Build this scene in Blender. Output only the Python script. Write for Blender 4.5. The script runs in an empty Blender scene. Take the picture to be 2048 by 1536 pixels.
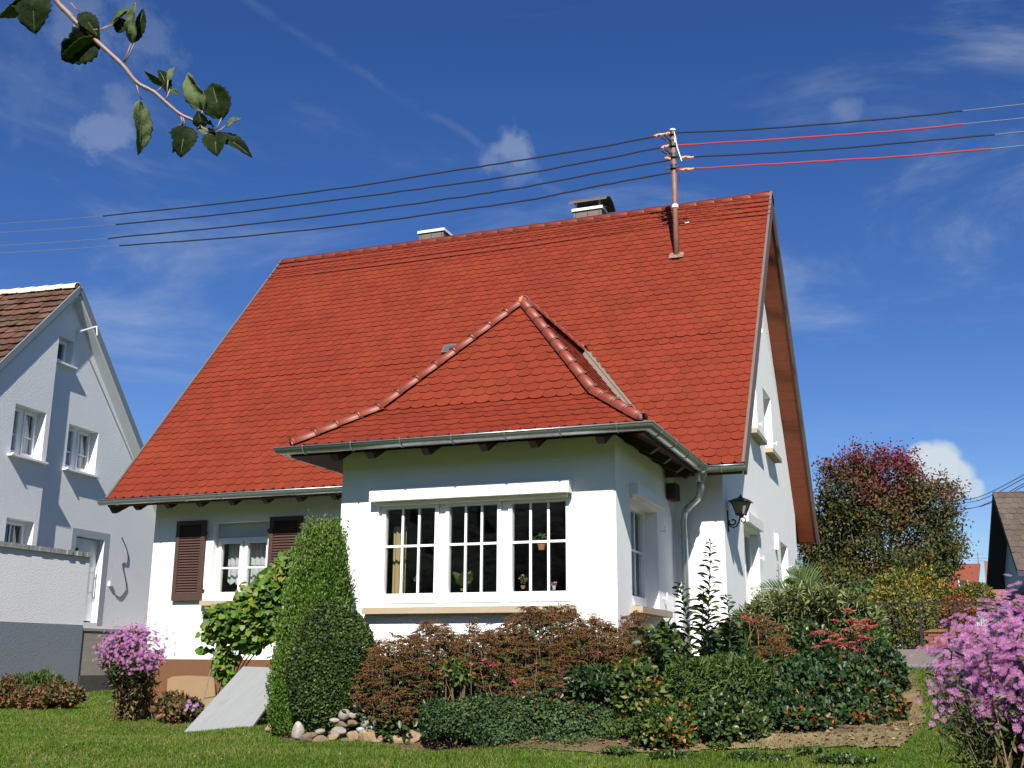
import bpy, math, random
import numpy as np
from mathutils import Vector, Matrix
R=math.radians
rng=np.random.default_rng(7); random.seed(7)
SC=bpy.context.scene; COL=SC.collection
# ---------------------------------------------------------------- camera
CP=np.array([12.8623,-14.7308,0.9478]); F=2208.9
yaw,pit,rol=R(20.8966),R(14.0837),R(0.3172)
fw=np.array([-math.sin(yaw)*math.cos(pit),math.cos(yaw)*math.cos(pit),math.sin(pit)])
ri=np.array([math.cos(yaw),math.sin(yaw),0.]); up=np.cross(ri,fw)
r2=math.cos(rol)*ri+math.sin(rol)*up; u2=-math.sin(rol)*ri+math.cos(rol)*up
def D(u,v,d): return CP+(fw+(u-1024)/F*r2-(v-768)/F*u2)*d          # point of the place at a depth
def U(u,v,ax,val):
    d=fw+(u-1024)/F*r2-(v-768)/F*u2; i='xyz'.index(ax); return CP+d*((val-CP[i])/d[i])
cam=bpy.data.cameras.new('camera'); co=bpy.data.objects.new('camera',cam); COL.objects.link(co)
cam.sensor_fit='HORIZONTAL'; cam.sensor_width=36; cam.lens=36*F/2048; cam.clip_end=3000; cam.clip_start=.05
m=Matrix.Identity(4)
for i in range(3): m[i][0]=r2[i]; m[i][1]=u2[i]; m[i][2]=-fw[i]; m[i][3]=CP[i]
co.matrix_world=m; SC.camera=co
# ---------------------------------------------------------------- light
SC.view_settings.view_transform='Standard'; SC.view_settings.look='None'; SC.view_settings.gamma=1
SC.view_settings.exposure=0.75
SUN=Vector((.335,-1,.90)).normalized()
sl=bpy.data.lights.new('sun','SUN'); sl.energy=5.0; sl.angle=R(.53); sl.color=(1,.955,.88)
so=bpy.data.objects.new('sun',sl); COL.objects.link(so); so.rotation_euler=SUN.to_track_quat('Z','Y').to_euler()
W=bpy.data.worlds.new('World'); SC.world=W; W.use_nodes=True
def build_world():
    nt=W.node_tree; N=nt.nodes; L=nt.links; N.clear()
    out=N.new('ShaderNodeOutputWorld'); bg=N.new('ShaderNodeBackground'); bg.inputs[1].default_value=.062
    sky=N.new('ShaderNodeTexSky'); sky.sky_type='NISHITA'; sky.sun_disc=False
    sky.sun_elevation=math.asin(SUN.z); sky.sun_rotation=math.atan2(SUN.x,SUN.y)
    sky.altitude=450; sky.air_density=.9; sky.dust_density=.25; sky.ozone_density=3.0
    tc=N.new('ShaderNodeTexCoord'); d=tc.outputs['Generated']
    def M(op,a,b=None,c=None):
        n=N.new('ShaderNodeMath'); n.operation=op
        for i,x in enumerate((a,b,c)):
            if x is None: continue
            if isinstance(x,(int,float)): n.inputs[i].default_value=x
            else: L.new(x,n.inputs[i])
        return n.outputs[0]
    def noise(scale,detail,rough,stretch=None,dist=0):
        n=N.new('ShaderNodeTexNoise'); n.inputs['Scale'].default_value=scale; n.inputs['Detail'].default_value=detail
        n.inputs['Roughness'].default_value=rough; n.inputs['Distortion'].default_value=dist
        if stretch:
            mp=N.new('ShaderNodeMapping'); mp.inputs['Rotation'].default_value=stretch[0]; mp.inputs['Scale'].default_value=stretch[1]
            L.new(d,mp.inputs[0]); L.new(mp.outputs[0],n.inputs['Vector'])
        else: L.new(d,n.inputs['Vector'])
        return n.outputs['Fac']
    def ss(x,a,b):
        n=N.new('ShaderNodeMapRange'); n.interpolation_type='SMOOTHSTEP'; n.inputs[1].default_value=a; n.inputs[2].default_value=b
        L.new(x,n.inputs[0]); return n.outputs[0]
    # wispy high cloud
    wisp=noise(2.2,7,.62,((.3,.2,-.5),(1,1,4.2)),.6)
    mask=noise(1.7,2,.5)
    w=M('MULTIPLY',ss(wisp,.47,.80),ss(mask,.40,.68)); total=M('MULTIPLY',w,.55)
    fine=noise(14,5,.65,None,.4)
    fine2=noise(38,4,.6)
    def dirv(u,v):
        x=D(u,v,1)-CP; return tuple(x/np.linalg.norm(x))
    def blob(u,v,rad,amt,edge,ax=None):
        nonlocal total
        q=N.new('ShaderNodeVectorMath'); q.operation='SUBTRACT'; L.new(d,q.inputs[0]); q.inputs[1].default_value=dirv(u,v)
        ln=N.new('ShaderNodeVectorMath'); ln.operation='LENGTH'
        if ax:
            dv=N.new('ShaderNodeVectorMath'); dv.operation='MULTIPLY'; dv.inputs[1].default_value=ax; L.new(q.outputs[0],dv.inputs[0]); L.new(dv.outputs[0],ln.inputs[0])
        else: L.new(q.outputs[0],ln.inputs[0])
        x=M('ADD',ln.outputs['Value'],M('MULTIPLY',M('SUBTRACT',fine,.5),rad*1.0*edge)); x=M('ADD',x,M('MULTIPLY',M('SUBTRACT',fine2,.5),rad*.5*edge))
        s=N.new('ShaderNodeMapRange'); s.interpolation_type='SMOOTHSTEP'; s.inputs[1].default_value=rad; s.inputs[2].default_value=rad*(.15 if edge>1.2 else .62)
        s.inputs[3].default_value=0; s.inputs[4].default_value=amt; L.new(x,s.inputs[0])
        total=M('MAXIMUM',total,s.outputs[0])
    blob(1872,938,.027,.95,.9); blob(1908,958,.022,.9,.9); blob(1945,976,.012,.7,1.1); blob(1850,915,.016,.85,.9)
    blob(212,268,.023,.20,3.2); blob(240,205,.022,.14,3.0); blob(150,50,.05,.13,3.2); blob(310,95,.035,.11,3.2); blob(60,150,.06,.06,3.4)
    blob(1020,300,.030,.24,3.0,(1,1,1.7)); blob(985,325,.028,.16,3.2,(1,1,1.7)); blob(1040,340,.03,.10,3.4,(1,1,2)); blob(1690,222,.02,.16,2.0)
    # old contrail: thin band along a great circle, broken by noise
    a=np.array(dirv(600,70)); b=np.array(dirv(985,310)); n_=np.cross(a,b); n_/=np.linalg.norm(n_); mid=(a+b)/np.linalg.norm(a+b)
    def dot(v):
        q=N.new('ShaderNodeVectorMath'); q.operation='DOT_PRODUCT'; L.new(d,q.inputs[0]); q.inputs[1].default_value=tuple(v); return q.outputs['Value']
    band=M('ABSOLUTE',M('ADD',dot(n_),M('MULTIPLY',M('SUBTRACT',fine,.5),.022)))
    t=N.new('ShaderNodeMapRange'); t.interpolation_type='SMOOTHSTEP'; t.inputs[1].default_value=.006; t.inputs[2].default_value=0; L.new(band,t.inputs[0])
    lim=ss(dot(mid),.965,.995)
    total=M('MAXIMUM',total,M('MULTIPLY',M('MULTIPLY',M('MULTIPLY',t.outputs[0],ss(fine,.38,.62)),lim),.05))
    hs=N.new('ShaderNodeHueSaturation'); hs.inputs['Hue'].default_value=.515; hs.inputs['Saturation'].default_value=1.27; hs.inputs['Value'].default_value=1.06; L.new(sky.outputs[0],hs.inputs['Color'])
    mx=N.new('ShaderNodeMix'); mx.data_type='RGBA'; L.new(total,mx.inputs['Factor']); L.new(hs.outputs[0],mx.inputs['A'])
    mx.inputs['B'].default_value=(6.3,7.1,7.6,1); L.new(mx.outputs['Result'],bg.inputs[0]); L.new(bg.outputs[0],out.inputs[0])
build_world()
# ---------------------------------------------------------------- materials
def hexlin(c): return tuple(c)+(1,)
MATS={}
def mat(name,col,rough=.7,metal=0.,var=0.,vscale=6.,col2=None,island=0.,bump=0.,bscale=60.,spec=.5,trans=0.,fine=0.,grad=None,stops=None,aniso=None,coat=0.,stain=None):
    if name in MATS: return MATS[name]
    m=bpy.data.materials.new(name); m.use_nodes=True; nt=m.node_tree; N=nt.nodes; L=nt.links
    b=N['Principled BSDF']; b.inputs['Roughness'].default_value=rough; b.inputs['Metallic'].default_value=metal
    b.inputs['Specular IOR Level'].default_value=spec; b.inputs['Coat Weight'].default_value=coat
    tc=N.new('ShaderNodeTexCoord'); P=tc.outputs['Object']
    if aniso:
        mp=N.new('ShaderNodeMapping'); mp.inputs['Scale'].default_value=aniso; L.new(P,mp.inputs[0]); P2=mp.outputs[0]
    else: P2=P
    def nz(s,dt=4,pp=None,r=.6):
        n=N.new('ShaderNodeTexNoise'); n.inputs['Scale'].default_value=s; n.inputs['Detail'].default_value=dt; n.inputs['Roughness'].default_value=r; L.new(pp or P2,n.inputs['Vector']); return n.outputs['Fac']
    def mixc(f,a,bb,bl='MIX'):
        x=N.new('ShaderNodeMix'); x.data_type='RGBA'; x.blend_type=bl
        if isinstance(f,float): x.inputs['Factor'].default_value=f
        else: L.new(f,x.inputs['Factor'])
        for k,v in (('A',a),('B',bb)):
            if isinstance(v,tuple): x.inputs[k].default_value=v if len(v)==4 else v+(1,)
            else: L.new(v,x.inputs[k])
        return x.outputs['Result']
    def rngm(x,a,bb,c=0,d=1):
        q=N.new('ShaderNodeMapRange'); q.inputs[1].default_value=a; q.inputs[2].default_value=bb; q.inputs[3].default_value=c; q.inputs[4].default_value=d; L.new(x,q.inputs[0]); return q.outputs[0]
    c=tuple(col)
    cur=c
    if stops:   # leaf kinds mixed by island
        g=N.new('ShaderNodeNewGeometry'); cr=N.new('ShaderNodeValToRGB'); cr.color_ramp.interpolation='LINEAR'
        while len(cr.color_ramp.elements)<len(stops): cr.color_ramp.elements.new(.5)
        for e,(p,cc) in zip(cr.color_ramp.elements,stops): e.position=p; e.color=tuple(cc)+(1,)
        ad=N.new('ShaderNodeMath'); ad.operation='ADD'; L.new(g.outputs['Random Per Island'],ad.inputs[0]); L.new(rngm(nz(vscale,2),.3,.7,-.25,.25),ad.inputs[1]); ad.use_clamp=True
        L.new(ad.outputs[0],cr.inputs[0]); cur=cr.outputs[0]
    elif col2 is not None:
        cur=mixc(rngm(nz(vscale),.35,.65),c,tuple(col2))
    if grad:    # autumn colour by height on the plant (z0,z1,colour)
        sp=N.new('ShaderNodeSeparateXYZ'); L.new(P,sp.inputs[0])
        ad=N.new('ShaderNodeMath'); ad.operation='ADD'; L.new(sp.outputs[2],ad.inputs[0]); L.new(rngm(nz(1.1,3),.3,.7,-1.3*grad[3],1.3*grad[3]),ad.inputs[1])
        cur=mixc(rngm(ad.outputs[0],grad[0],grad[1]),cur,grad[2])
    if island or var or fine:
        v=None
        h=N.new('ShaderNodeHueSaturation')
        if isinstance(cur,tuple): h.inputs['Color'].default_value=cur+(1,)
        else: L.new(cur,h.inputs['Color'])
        val=None
        def addm(a,bb):
            q=N.new('ShaderNodeMath'); q.operation='MULTIPLY'; L.new(a,q.inputs[0]); L.new(bb,q.inputs[1]); return q.outputs[0]
        if island:
            g=N.new('ShaderNodeNewGeometry'); val=rngm(g.outputs['Random Per Island'],0,1,1-island,1+island)
        if var:
            q=rngm(nz(vscale),.25,.75,1-var,1+var); val=addm(val,q) if val else q
        if fine:
            q=rngm(nz(bscale,3),.3,.7,1-fine,1+fine); val=addm(val,q) if val else q
        L.new(val,h.inputs['Value']); cur=h.outputs[0]
    if stain:
        cur=mixc(rngm(nz(stain[1],5),.52,.75,0,stain[2]),cur,tuple(stain[0]))
    if isinstance(cur,tuple): b.inputs['Base Color'].default_value=cur+(1,)
    else: L.new(cur,b.inputs['Base Color'])
    if bump:
        bp=N.new('ShaderNodeBump'); bp.inputs['Strength'].default_value=1; bp.inputs['Distance'].default_value=bump; L.new(nz(bscale,4,P),bp.inputs['Height']); L.new(bp.outputs[0],b.inputs['Normal'])
    if trans:
        tr=N.new('ShaderNodeBsdfTranslucent'); mx=N.new('ShaderNodeMixShader'); mx.inputs[0].default_value=trans
        if isinstance(cur,tuple): tr.inputs[0].default_value=cur+(1,)
        else: L.new(cur,tr.inputs[0])
        L.new(b.outputs[0],mx.inputs[1]); L.new(tr.outputs[0],mx.inputs[2]); L.new(mx.outputs[0],N['Material Output'].inputs[0])
    MATS[name]=m; return m
WALL=mat('white_render',(.83,.83,.815),.92,bump=.006,bscale=95,spec=.2,var=.025,vscale=1.2)
NWALL=mat('light_grey_render',(.70,.715,.73),.92,bump=.007,bscale=30,spec=.2,var=.03,vscale=1.)
NGREY=mat('grey_plinth_render',(.18,.205,.235),.92,bump=.007,bscale=30,spec=.2,var=.04,vscale=1.)
BROWNB=mat('brown_plinth_paint',(.15,.070,.036),.85,bump=.004,bscale=90,spec=.2,var=.06,vscale=3)
TILE=mat('red_clay_tile',(.166,.0235,.0090),.6,island=.09,var=.07,vscale=1.3,spec=.22,stain=((.215,.040,.011),.8,.45))
TILE2=mat('red_clay_ridge',(.19,.035,.017),.5,island=.08,var=.06,vscale=5,spec=.5)
CLAYO=mat('bare_orange_clay',(.55,.16,.05),.6)
ZINC=mat('galvanised_zinc',(.42,.46,.48),.38,metal=.85,var=.10,vscale=14,bump=.0006,bscale=40)
COPPER=mat('copper_clip',(.30,.13,.08),.4,metal=.8)
VALLEY=mat('weathered_valley_metal',(.21,.175,.14),.5,metal=.3,var=.08)
BARGE=mat('brown_grey_bargeboard',(.13,.095,.075),.6,var=.08)
DKWOOD=mat('dark_brown_rafter',(.035,.018,.014),.7,var=.15,vscale=20)
REDWOOD=mat('red_brown_fascia',(.10,.028,.018),.6,var=.1,vscale=20)
SOFFIT=mat('orange_brown_soffit',(.20,.048,.016),.45,var=.16,vscale=3,aniso=(1,1,14),stain=((.12,.028,.012),5,.5))
SHUT=mat('brown_shutter_paint',(.060,.029,.021),.6,var=.08,vscale=12)
PVC=mat('white_window_plastic',(.80,.80,.78),.35,spec=.5)
BOXW=mat('white_roller_box',(.78,.77,.74),.45)
SLATG=mat('grey_roller_slat',(.42,.46,.48),.5)
SILL=mat('tan_stone_sill',(.36,.29,.20),.75,fine=.12,bscale=120,var=.05)
DARK=mat('dark_room_surface',(.045,.035,.03),.9)  # near-black colour stands in for the lack of light indoors
CURT=mat('white_lace_cloth',(.75,.76,.78),.9,trans=.35)
CURTY=mat('yellow_curtain_cloth',(.55,.42,.22),.9,trans=.3)
IRON=mat('black_wrought_iron',(.022,.020,.028),.5,spec=.5)
LAMPG=mat('dusty_lantern_glass',(.36,.32,.22),.25,trans=.4)
LANTW=mat('pale_metal_cap',(.70,.72,.72),.5)
CHIM=mat('grey_brown_chimney_slate',(.135,.11,.095),.75,var=.1,vscale=8)
RUST=mat('rusty_brown_pipe',(.20,.095,.065),.6,var=.2,vscale=9,stain=((.35,.22,.17),14,.4))
CABLE=mat('black_cable_sheath',(.012,.016,.020),.55)
CABLER=mat('red_orange_cable_sheath',(.42,.032,.020),.5)
WIRE=mat('bare_grey_wire',(.22,.22,.22),.5,metal=.4)
TAPE=mat('orange_tape',(.70,.28,.12),.6)
STRAP=mat('white_strap',(.75,.75,.78),.6)
BTILE=mat('weathered_brown_tile',(.085,.042,.028),.85,island=.3,var=.3,vscale=2.5,spec=.2,stain=((.15,.12,.08),7,.6))
CREAM=mat('cream_ridge_mortar',(.62,.56,.42),.9,var=.1,vscale=7)
NTRIM=mat('pale_grey_trim',(.50,.53,.55),.7)
CONC=mat('board_marked_concrete',(.26,.235,.20),.9,var=.14,vscale=5,aniso=(1,1,6),bump=.004,bscale=40,stain=((.32,.31,.27),9,.4))
CONCD=mat('dark_concrete',(.055,.052,.048),.9,var=.2,vscale=6,bump=.006,bscale=30)  # darker concrete for the foot of the landing
SLAB=mat('grey_cement_board',(.235,.245,.245),.8,var=.06,vscale=2,aniso=(9,1,1),stain=((.17,.18,.17),3,.5),spec=.3)
CARD=mat('tan_hardboard',(.27,.175,.095),.8,var=.07,vscale=3)
GREENM=mat('green_coated_wire',(.03,.09,.06),.5)
PARAP=mat('brown_grey_parapet',(.15,.125,.12),.85,var=.08,vscale=4,bump=.003)
STONEG=mat('pale_kerb_stone',(.16,.165,.165),.9,var=.15,vscale=9)
BRICK=mat('orange_garden_brick',(.22,.075,.028),.85,var=.12,vscale=20)
BARK=mat('grey_brown_bark',(.12,.085,.06),.9,var=.25,vscale=14,bump=.01,bscale=30)
TWIG=mat('smooth_apple_twig',(.22,.15,.13),.5,var=.25,vscale=60,stain=((.33,.30,.27),90,.5))
STEMD=mat('dry_brown_stem',(.17,.115,.06),.85,island=.35)
STEMG=mat('green_stem',(.08,.13,.04),.7,island=.2)
def glass(name,tint,refl,rough=.02):
    m=bpy.data.materials.new(name); m.use_nodes=True; N=m.node_tree.nodes; L=m.node_tree.links; N.clear()
    o=N.new('ShaderNodeOutputMaterial'); t=N.new('ShaderNodeBsdfTransparent'); t.inputs[0].default_value=tuple(tint)+(1,)
    g=N.new('ShaderNodeBsdfGlossy'); g.inputs['Roughness'].default_value=rough; g.inputs[0].default_value=(.9,.95,1,1)
    fr=N.new('ShaderNodeLayerWeight'); fr.inputs[0].default_value=.35; pw=N.new('ShaderNodeMath'); pw.operation='POWER'; pw.inputs[1].default_value=4; L.new(fr.outputs['Facing'],pw.inputs[0]); mr=N.new('ShaderNodeMath'); mr.operation='MULTIPLY_ADD'; mr.inputs[1].default_value=.8; mr.inputs[2].default_value=refl
    x=N.new('ShaderNodeMixShader'); L.new(pw.outputs[0],mr.inputs[0]); L.new(mr.outputs[0],x.inputs[0]); L.new(t.outputs[0],x.inputs[1]); L.new(g.outputs[0],x.inputs[2]); L.new(x.outputs[0],o.inputs[0])
    return m
GLASS=glass('window_glass',(.80,.84,.82),.11)
# ---------------------------------------------------------------- mesh builder
ORG={}
SPLITS={'plinth','bargeboard','gutter_bracket','hood_leg','hinge','ridge_clip','kerb_stone','crossbar'}
class MB:
    def __init__(s,M=None): s.v=[]; s.f=[]; s.mi=[]; s.M=M; s.cur=0
    def pt(s,p):
        if s.M is not None: p=s.M@Vector(p)
        s.v.append((float(p[0]),float(p[1]),float(p[2]))); return len(s.v)-1
    def face(s,pts): s.f.append([s.pt(p) for p in pts]); s.mi.append(s.cur)
    def idx(s,l): s.f.append(l); s.mi.append(s.cur)
    def box(s,x0,x1,y0,y1,z0,z1):
        b=[s.pt(p) for p in ((x0,y0,z0),(x1,y0,z0),(x1,y1,z0),(x0,y1,z0),(x0,y0,z1),(x1,y0,z1),(x1,y1,z1),(x0,y1,z1))]
        for q in ((0,3,2,1),(4,5,6,7),(0,1,5,4),(1,2,6,5),(2,3,7,6),(3,0,4,7)): s.idx([b[i] for i in q])
    def prism(s,poly,ext):   # polygon (3d pts) extruded by vector
        n=len(poly); a=[s.pt(p) for p in poly]; e=[s.pt((p[0]+ext[0],p[1]+ext[1],p[2]+ext[2])) for p in poly]
        s.idx(a[::-1]); s.idx(e)
        for i in range(n): j=(i+1)%n; s.idx([a[i],a[j],e[j],e[i]])
    def tube(s,pts,r,n=8,cap=True):
        pts=[Vector(p) for p in pts]; rr=r if hasattr(r,'__len__') else [r]*len(pts); rings=[]
        prev=None
        for i,p in enumerate(pts):
            t=(pts[min(i+1,len(pts)-1)]-pts[max(i-1,0)]); t=t.normalized() if t.length>1e-9 else Vector((0,0,1))
            if prev is None: a=t.orthogonal().normalized()
            else:
                a=prev-t*prev.dot(t); a=a.normalized() if a.length>1e-6 else t.orthogonal().normalized()
            prev=a; b=t.cross(a)
            rings.append([s.pt(p+(a*math.cos(k*2*math.pi/n)+b*math.sin(k*2*math.pi/n))*rr[i]) for k in range(n)])
        for i in range(len(rings)-1):
            for k in range(n): s.idx([rings[i][k],rings[i][(k+1)%n],rings[i+1][(k+1)%n],rings[i+1][k]])
        if cap: s.idx(rings[0][::-1]); s.idx(rings[-1])
    def build(s,name,mats,parent=None,smooth=False):
        if name in SPLITS and parent is not None:
            par=list(range(len(s.v)))
            def fd(a):
                while par[a]!=a: par[a]=par[par[a]]; a=par[a]
                return a
            for f in s.f:
                for b in f[1:]: par[fd(b)]=fd(f[0])
            gr={}
            for i,f in enumerate(s.f): gr.setdefault(fd(f[0]),[]).append(i)
            o=None
            for ids in gr.values():
                q=MB(); mp={}
                for i in ids:
                    l=[]
                    for k in s.f[i]:
                        if k not in mp: mp[k]=len(q.v); q.v.append(s.v[k])
                        l.append(mp[k])
                    q.idx(l)
                o=mk(name,np.array(q.v),q.f,mats if isinstance(mats,(list,tuple)) else [mats],parent,smooth)
            return o
        if not isinstance(mats,(list,tuple)): mats=[mats]
        return mk(name,np.array(s.v,dtype=np.float64).reshape(-1,3),s.f,mats,parent,smooth,s.mi)
def mk(name,v,faces,mats,parent=None,smooth=False,mi=None):
    me=bpy.data.meshes.new(name)
    if parent is not None: org=ORG[parent.name]
    else: org=np.array([v[:,0].mean(),v[:,1].mean(),v[:,2].min()])
    v=v-org
    if isinstance(faces,np.ndarray):
        k=faces.shape[1]; me.vertices.add(len(v)); me.vertices.foreach_set('co',v.astype(np.float32).ravel())
        me.loops.add(faces.size); me.loops.foreach_set('vertex_index',faces.astype(np.int32).ravel())
        me.polygons.add(len(faces)); me.polygons.foreach_set('loop_start',np.arange(0,faces.size,k,dtype=np.int32)); me.update(calc_edges=True)
    else: me.from_pydata(v.tolist(),[],faces)
    for m_ in mats: me.materials.append(m_)
    if mi is not None and len(mats)>1: me.polygons.foreach_set('material_index',np.array(mi,dtype=np.int32))
    if smooth: me.polygons.foreach_set('use_smooth',np.ones(len(me.polygons),dtype=bool))
    me.validate(); me.update()
    o=bpy.data.objects.new(name,me); COL.objects.link(o)
    if parent is not None: o.parent=parent
    else: o.location=org
    ORG[o.name]=org; return o
def thing(name,loc,label,cat,group=None):
    o=bpy.data.objects.new(name,None); o.empty_display_size=.2; COL.objects.link(o); o.location=tuple(loc); ORG[o.name]=np.array(loc,float)
    return tag(o,label,cat,group)
def tag(o,label,cat,group=None,kind=None):
    o['label']=label; o['category']=cat
    if group: o['group']=group
    if kind: o['kind']=kind
    return o
def struct(o,kind='structure'): o['kind']=kind; return o
# ---------------------------------------------------------------- ground
CPTS=np.array([(12.9,-14.7,-.15),(9,-9,-.02),(6,-7,0),(12.5,-9,-.05),(3,-3,0.0),(0,-3,0),(-4,-2,.03),(-3,2,.05),(-6,6,.30),(-4,9,.3),(.5,.2,.05),(3,0,.08),(5,-.5,.08),(6,-3.7,.06),(8,-4.3,.04),(9.4,-3,.30),(10.4,-1.5,.55),
 (11,1,.75),(12,3.8,.86),(14,2,.86),(12.9,-1,.66),(13,-3.5,.36),(14,-5.5,.2),(12.6,-6,.08),(11,-5,.10),(10,-5.2,.03),(11.3,-3.2,.38),(16,-8,.0),(6.9,-3.15,.36),(7.2,-3.75,.22),(7.4,-4.15,.10),(6.2,-4.1,.05),(7.6,-3.15,.36),(6.4,-3.2,.2),(8.4,-3.4,.26),(12,12,.8),(0,14,.4),(20,0,.8),(-15,0,.1)])
def H(x,y):
    x=np.asarray(x,float); y=np.asarray(y,float); sh=x.shape; x=x.ravel(); y=y.ravel()
    d=(x[:,None]-CPTS[:,0])**2+(y[:,None]-CPTS[:,1])**2+.15; w=1/d**2
    z=(w*CPTS[:,2]).sum(1)/w.sum(1)
    return z.reshape(sh)
def G(u,v,d0=2.,d1=40.):
    ds=np.linspace(d0,d1,1500); p=CP+np.outer(ds,(fw+(u-1024)/F*r2-(v-768)/F*u2)); h=p[:,2]-H(p[:,0],p[:,1])
    i=np.argmax(h<0) if (h<0).any() else len(ds)-1
    return p[i]
gx=np.concatenate([[-600,-200,-80,-40],np.arange(-20,24.01,.25),[40,80,200,600]]); gy=np.concatenate([[-600,-200,-80,-40,-28],np.arange(-20,20.01,.25),[40,80,200,600]])
X,Y=np.meshgrid(gx,gy); Z=H(X,Y); nx=len(gx); ny=len(gy)
v=np.stack([X.ravel(),Y.ravel(),Z.ravel()],1); ii=np.arange(nx*ny).reshape(ny,nx)
f=np.stack([ii[:-1,:-1],ii[:-1,1:],ii[1:,1:],ii[1:,:-1]],-1).reshape(-1,4)
LAWN=mat('lawn_turf',(.045,.090,.012),.95,col2=(.080,.120,.020),vscale=.9,fine=.3,bscale=45,bump=.02,spec=.1,stain=((.17,.14,.06),1.3,.55))
struct(mk('ground',v,f,[LAWN],None,True))
def inpoly(x,y,poly):
    c=np.zeros(x.shape,bool); n=len(poly)
    for i in range(n):
        x1,y1=poly[i]; x2,y2=poly[(i+1)%n]
        k=((y1>y)!=(y2>y))&(x<(x2-x1)*(y-y1)/(y2-y1+1e-12)+x1); c^=k
    return c
def sheet(name,poly,m_,lift,step=.03,rag=.02):
    xs=[p[0] for p in poly]; ys=[p[1] for p in poly]; gx=np.arange(min(xs)-.2,max(xs)+.2,step); gy=np.arange(min(ys)-.2,max(ys)+.2,step)
    X,Y=np.meshgrid(gx,gy); 
    cx=(X[:-1,:-1]+step/2); cy=(Y[:-1,:-1]+step/2)
    j=rag*np.stack([np.sin(cx*7.1+cy*3.3)+np.sin(cx*15+cy*19)*.6,np.sin(cy*8.3-cx*4.1)+np.sin(cx*13-cy*17)*.6])
    k=inpoly(cx+j[0],cy+j[1],poly)
    zz=ZG(X.ravel(),Y.ravel())+lift
    v=np.stack([X.ravel(),Y.ravel(),zz],1); ii=np.arange(X.size).reshape(X.shape)
    f=np.stack([ii[:-1,:-1],ii[:-1,1:],ii[1:,1:],ii[1:,:-1]],-1)[k]
    used=np.unique(f); mp=-np.ones(len(v),int); mp[used]=np.arange(len(used))
    return mk(name,v[used],mp[f],[m_],None,True)
def ZG(x,y):   # height of the ground mesh itself (bilinear between its half-metre rows)
    x=np.asarray(x,float); y=np.asarray(y,float); x0=np.floor(x*4)/4; y0=np.floor(y*4)/4; a=(x-x0)*4; b=(y-y0)*4
    return np.maximum(H(x0,y0)*(1-a)*(1-b)+H(x0+.25,y0)*a*(1-b)+H(x0,y0+.25)*(1-a)*b+H(x0+.25,y0+.25)*a*b,-9)
SOIL=mat('dry_soil',(.105,.070,.042),.95,col2=(.20,.145,.085),vscale=5,fine=.35,bscale=60,bump=.03,spec=.1)
STRAW=mat('dry_trodden_grass',(.17,.125,.065),.95,col2=(.26,.20,.11),vscale=6,fine=.35,bscale=70,bump=.02,spec=.1)
bed=[G(*q)[:2] for q in ((575,1488),(760,1492),(1000,1500),(1230,1512),(1420,1490),(1700,1480),(1790,1390),(1800,1352))]+[(12.0,2.5),(10.3,3),(9.5,-2.3),(6,-2.3),(5.2,.3),(4.9,-2.5)]
struct(sheet('soil_bed',bed,SOIL,.012))
path=[G(*q)[:2] for q in ((1795,1352),(1832,1352),(1846,1420),(1835,1465),(1795,1500),(1700,1496),(1560,1506),(1480,1498),(1380,1506),(1300,1512),(1240,1504),(1420,1478),(1700,1470),(1780,1400))]
struct(sheet('bare_earth_path',path,STRAW,.020,.03,.03))
struct(sheet('soil_strip',[G(*q)[:2] for q in ((-120,1432),(60,1425),(170,1412),(180,1385),(-120,1380))],SOIL,.012))
struct(sheet('soil_border',[G(*q)[:2] for q in ((200,1450),(400,1462),(430,1440),(440,1405),(280,1405),(215,1415))],SOIL,.012,.05,.05))
# wooded hill behind the camera (only its reflection shows in the panes)
hx=np.linspace(-140,160,90); hy=np.linspace(-150,-60,26); X,Y=np.meshgrid(hx,hy)
Z=24*np.clip((-60-Y)/50,0,1)**.7+1.3*np.sin(X*.31)*np.sin(Y*.4)+.8*np.sin(X*1.1+Y)+3.5*np.sin(X*.035+1); Z[-1]=-1
v=np.stack([X.ravel(),Y.ravel(),Z.ravel()],1); ii=np.arange(X.size).reshape(X.shape); f=np.stack([ii[:-1,:-1],ii[:-1,1:],ii[1:,1:],ii[1:,:-1]],-1).reshape(-1,4)
struct(mk('wooded_hill',v,f,[mat('hill_woodland',(.03,.05,.015),.95,var=.4,vscale=.3,bump=.5,bscale=1)],None,False))
# ---------------------------------------------------------------- wall builder
def wall_panel(mb,yl,yr,z0,z1,holes,depth,bands=None):
    """local X along wall, Y inward, Z up. yl,yr: functions of z giving the ends. holes (x0,x1,z0,z1)"""
    zs=sorted(set([z0,z1]+[h[2] for h in holes]+[h[3] for h in holes]+(bands or []))); zs=[z for z in zs if z0-1e-6<=z<=z1+1e-6]
    for a,b in zip(zs[:-1],zs[1:]):
        hs=sorted([h for h in holes if h[2]<=a+1e-6 and h[3]>=b-1e-6]); la,lb=yl(a),yl(b)
        for h in hs:
            mb.face(((la,0,a),(h[0],0,a),(h[0],0,b),(lb,0,b))); la=lb=h[1]
        mb.face(((la,0,a),(yr(a),0,a),(yr(b),0,b),(lb,0,b)))
    for x0,x1,a,b in holes:
        mb.face(((x0,0,a),(x0,depth,a),(x0,depth,b),(x0,0,b))); mb.face(((x1,0,a),(x1,0,b),(x1,depth,b),(x1,depth,a)))
        mb.face(((x0,0,b),(x0,depth,b),(x1,depth,b),(x1,0,b))); mb.face(((x0,0,a),(x1,0,a),(x1,depth,a),(x0,depth,a)))
def MX(o,u,n):   # local frame: X along u, Y inward n, Z up
    return Matrix(((u[0],n[0],0,o[0]),(u[1],n[1],0,o[1]),(0,0,1,o[2]),(0,0,0,1)))
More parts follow.
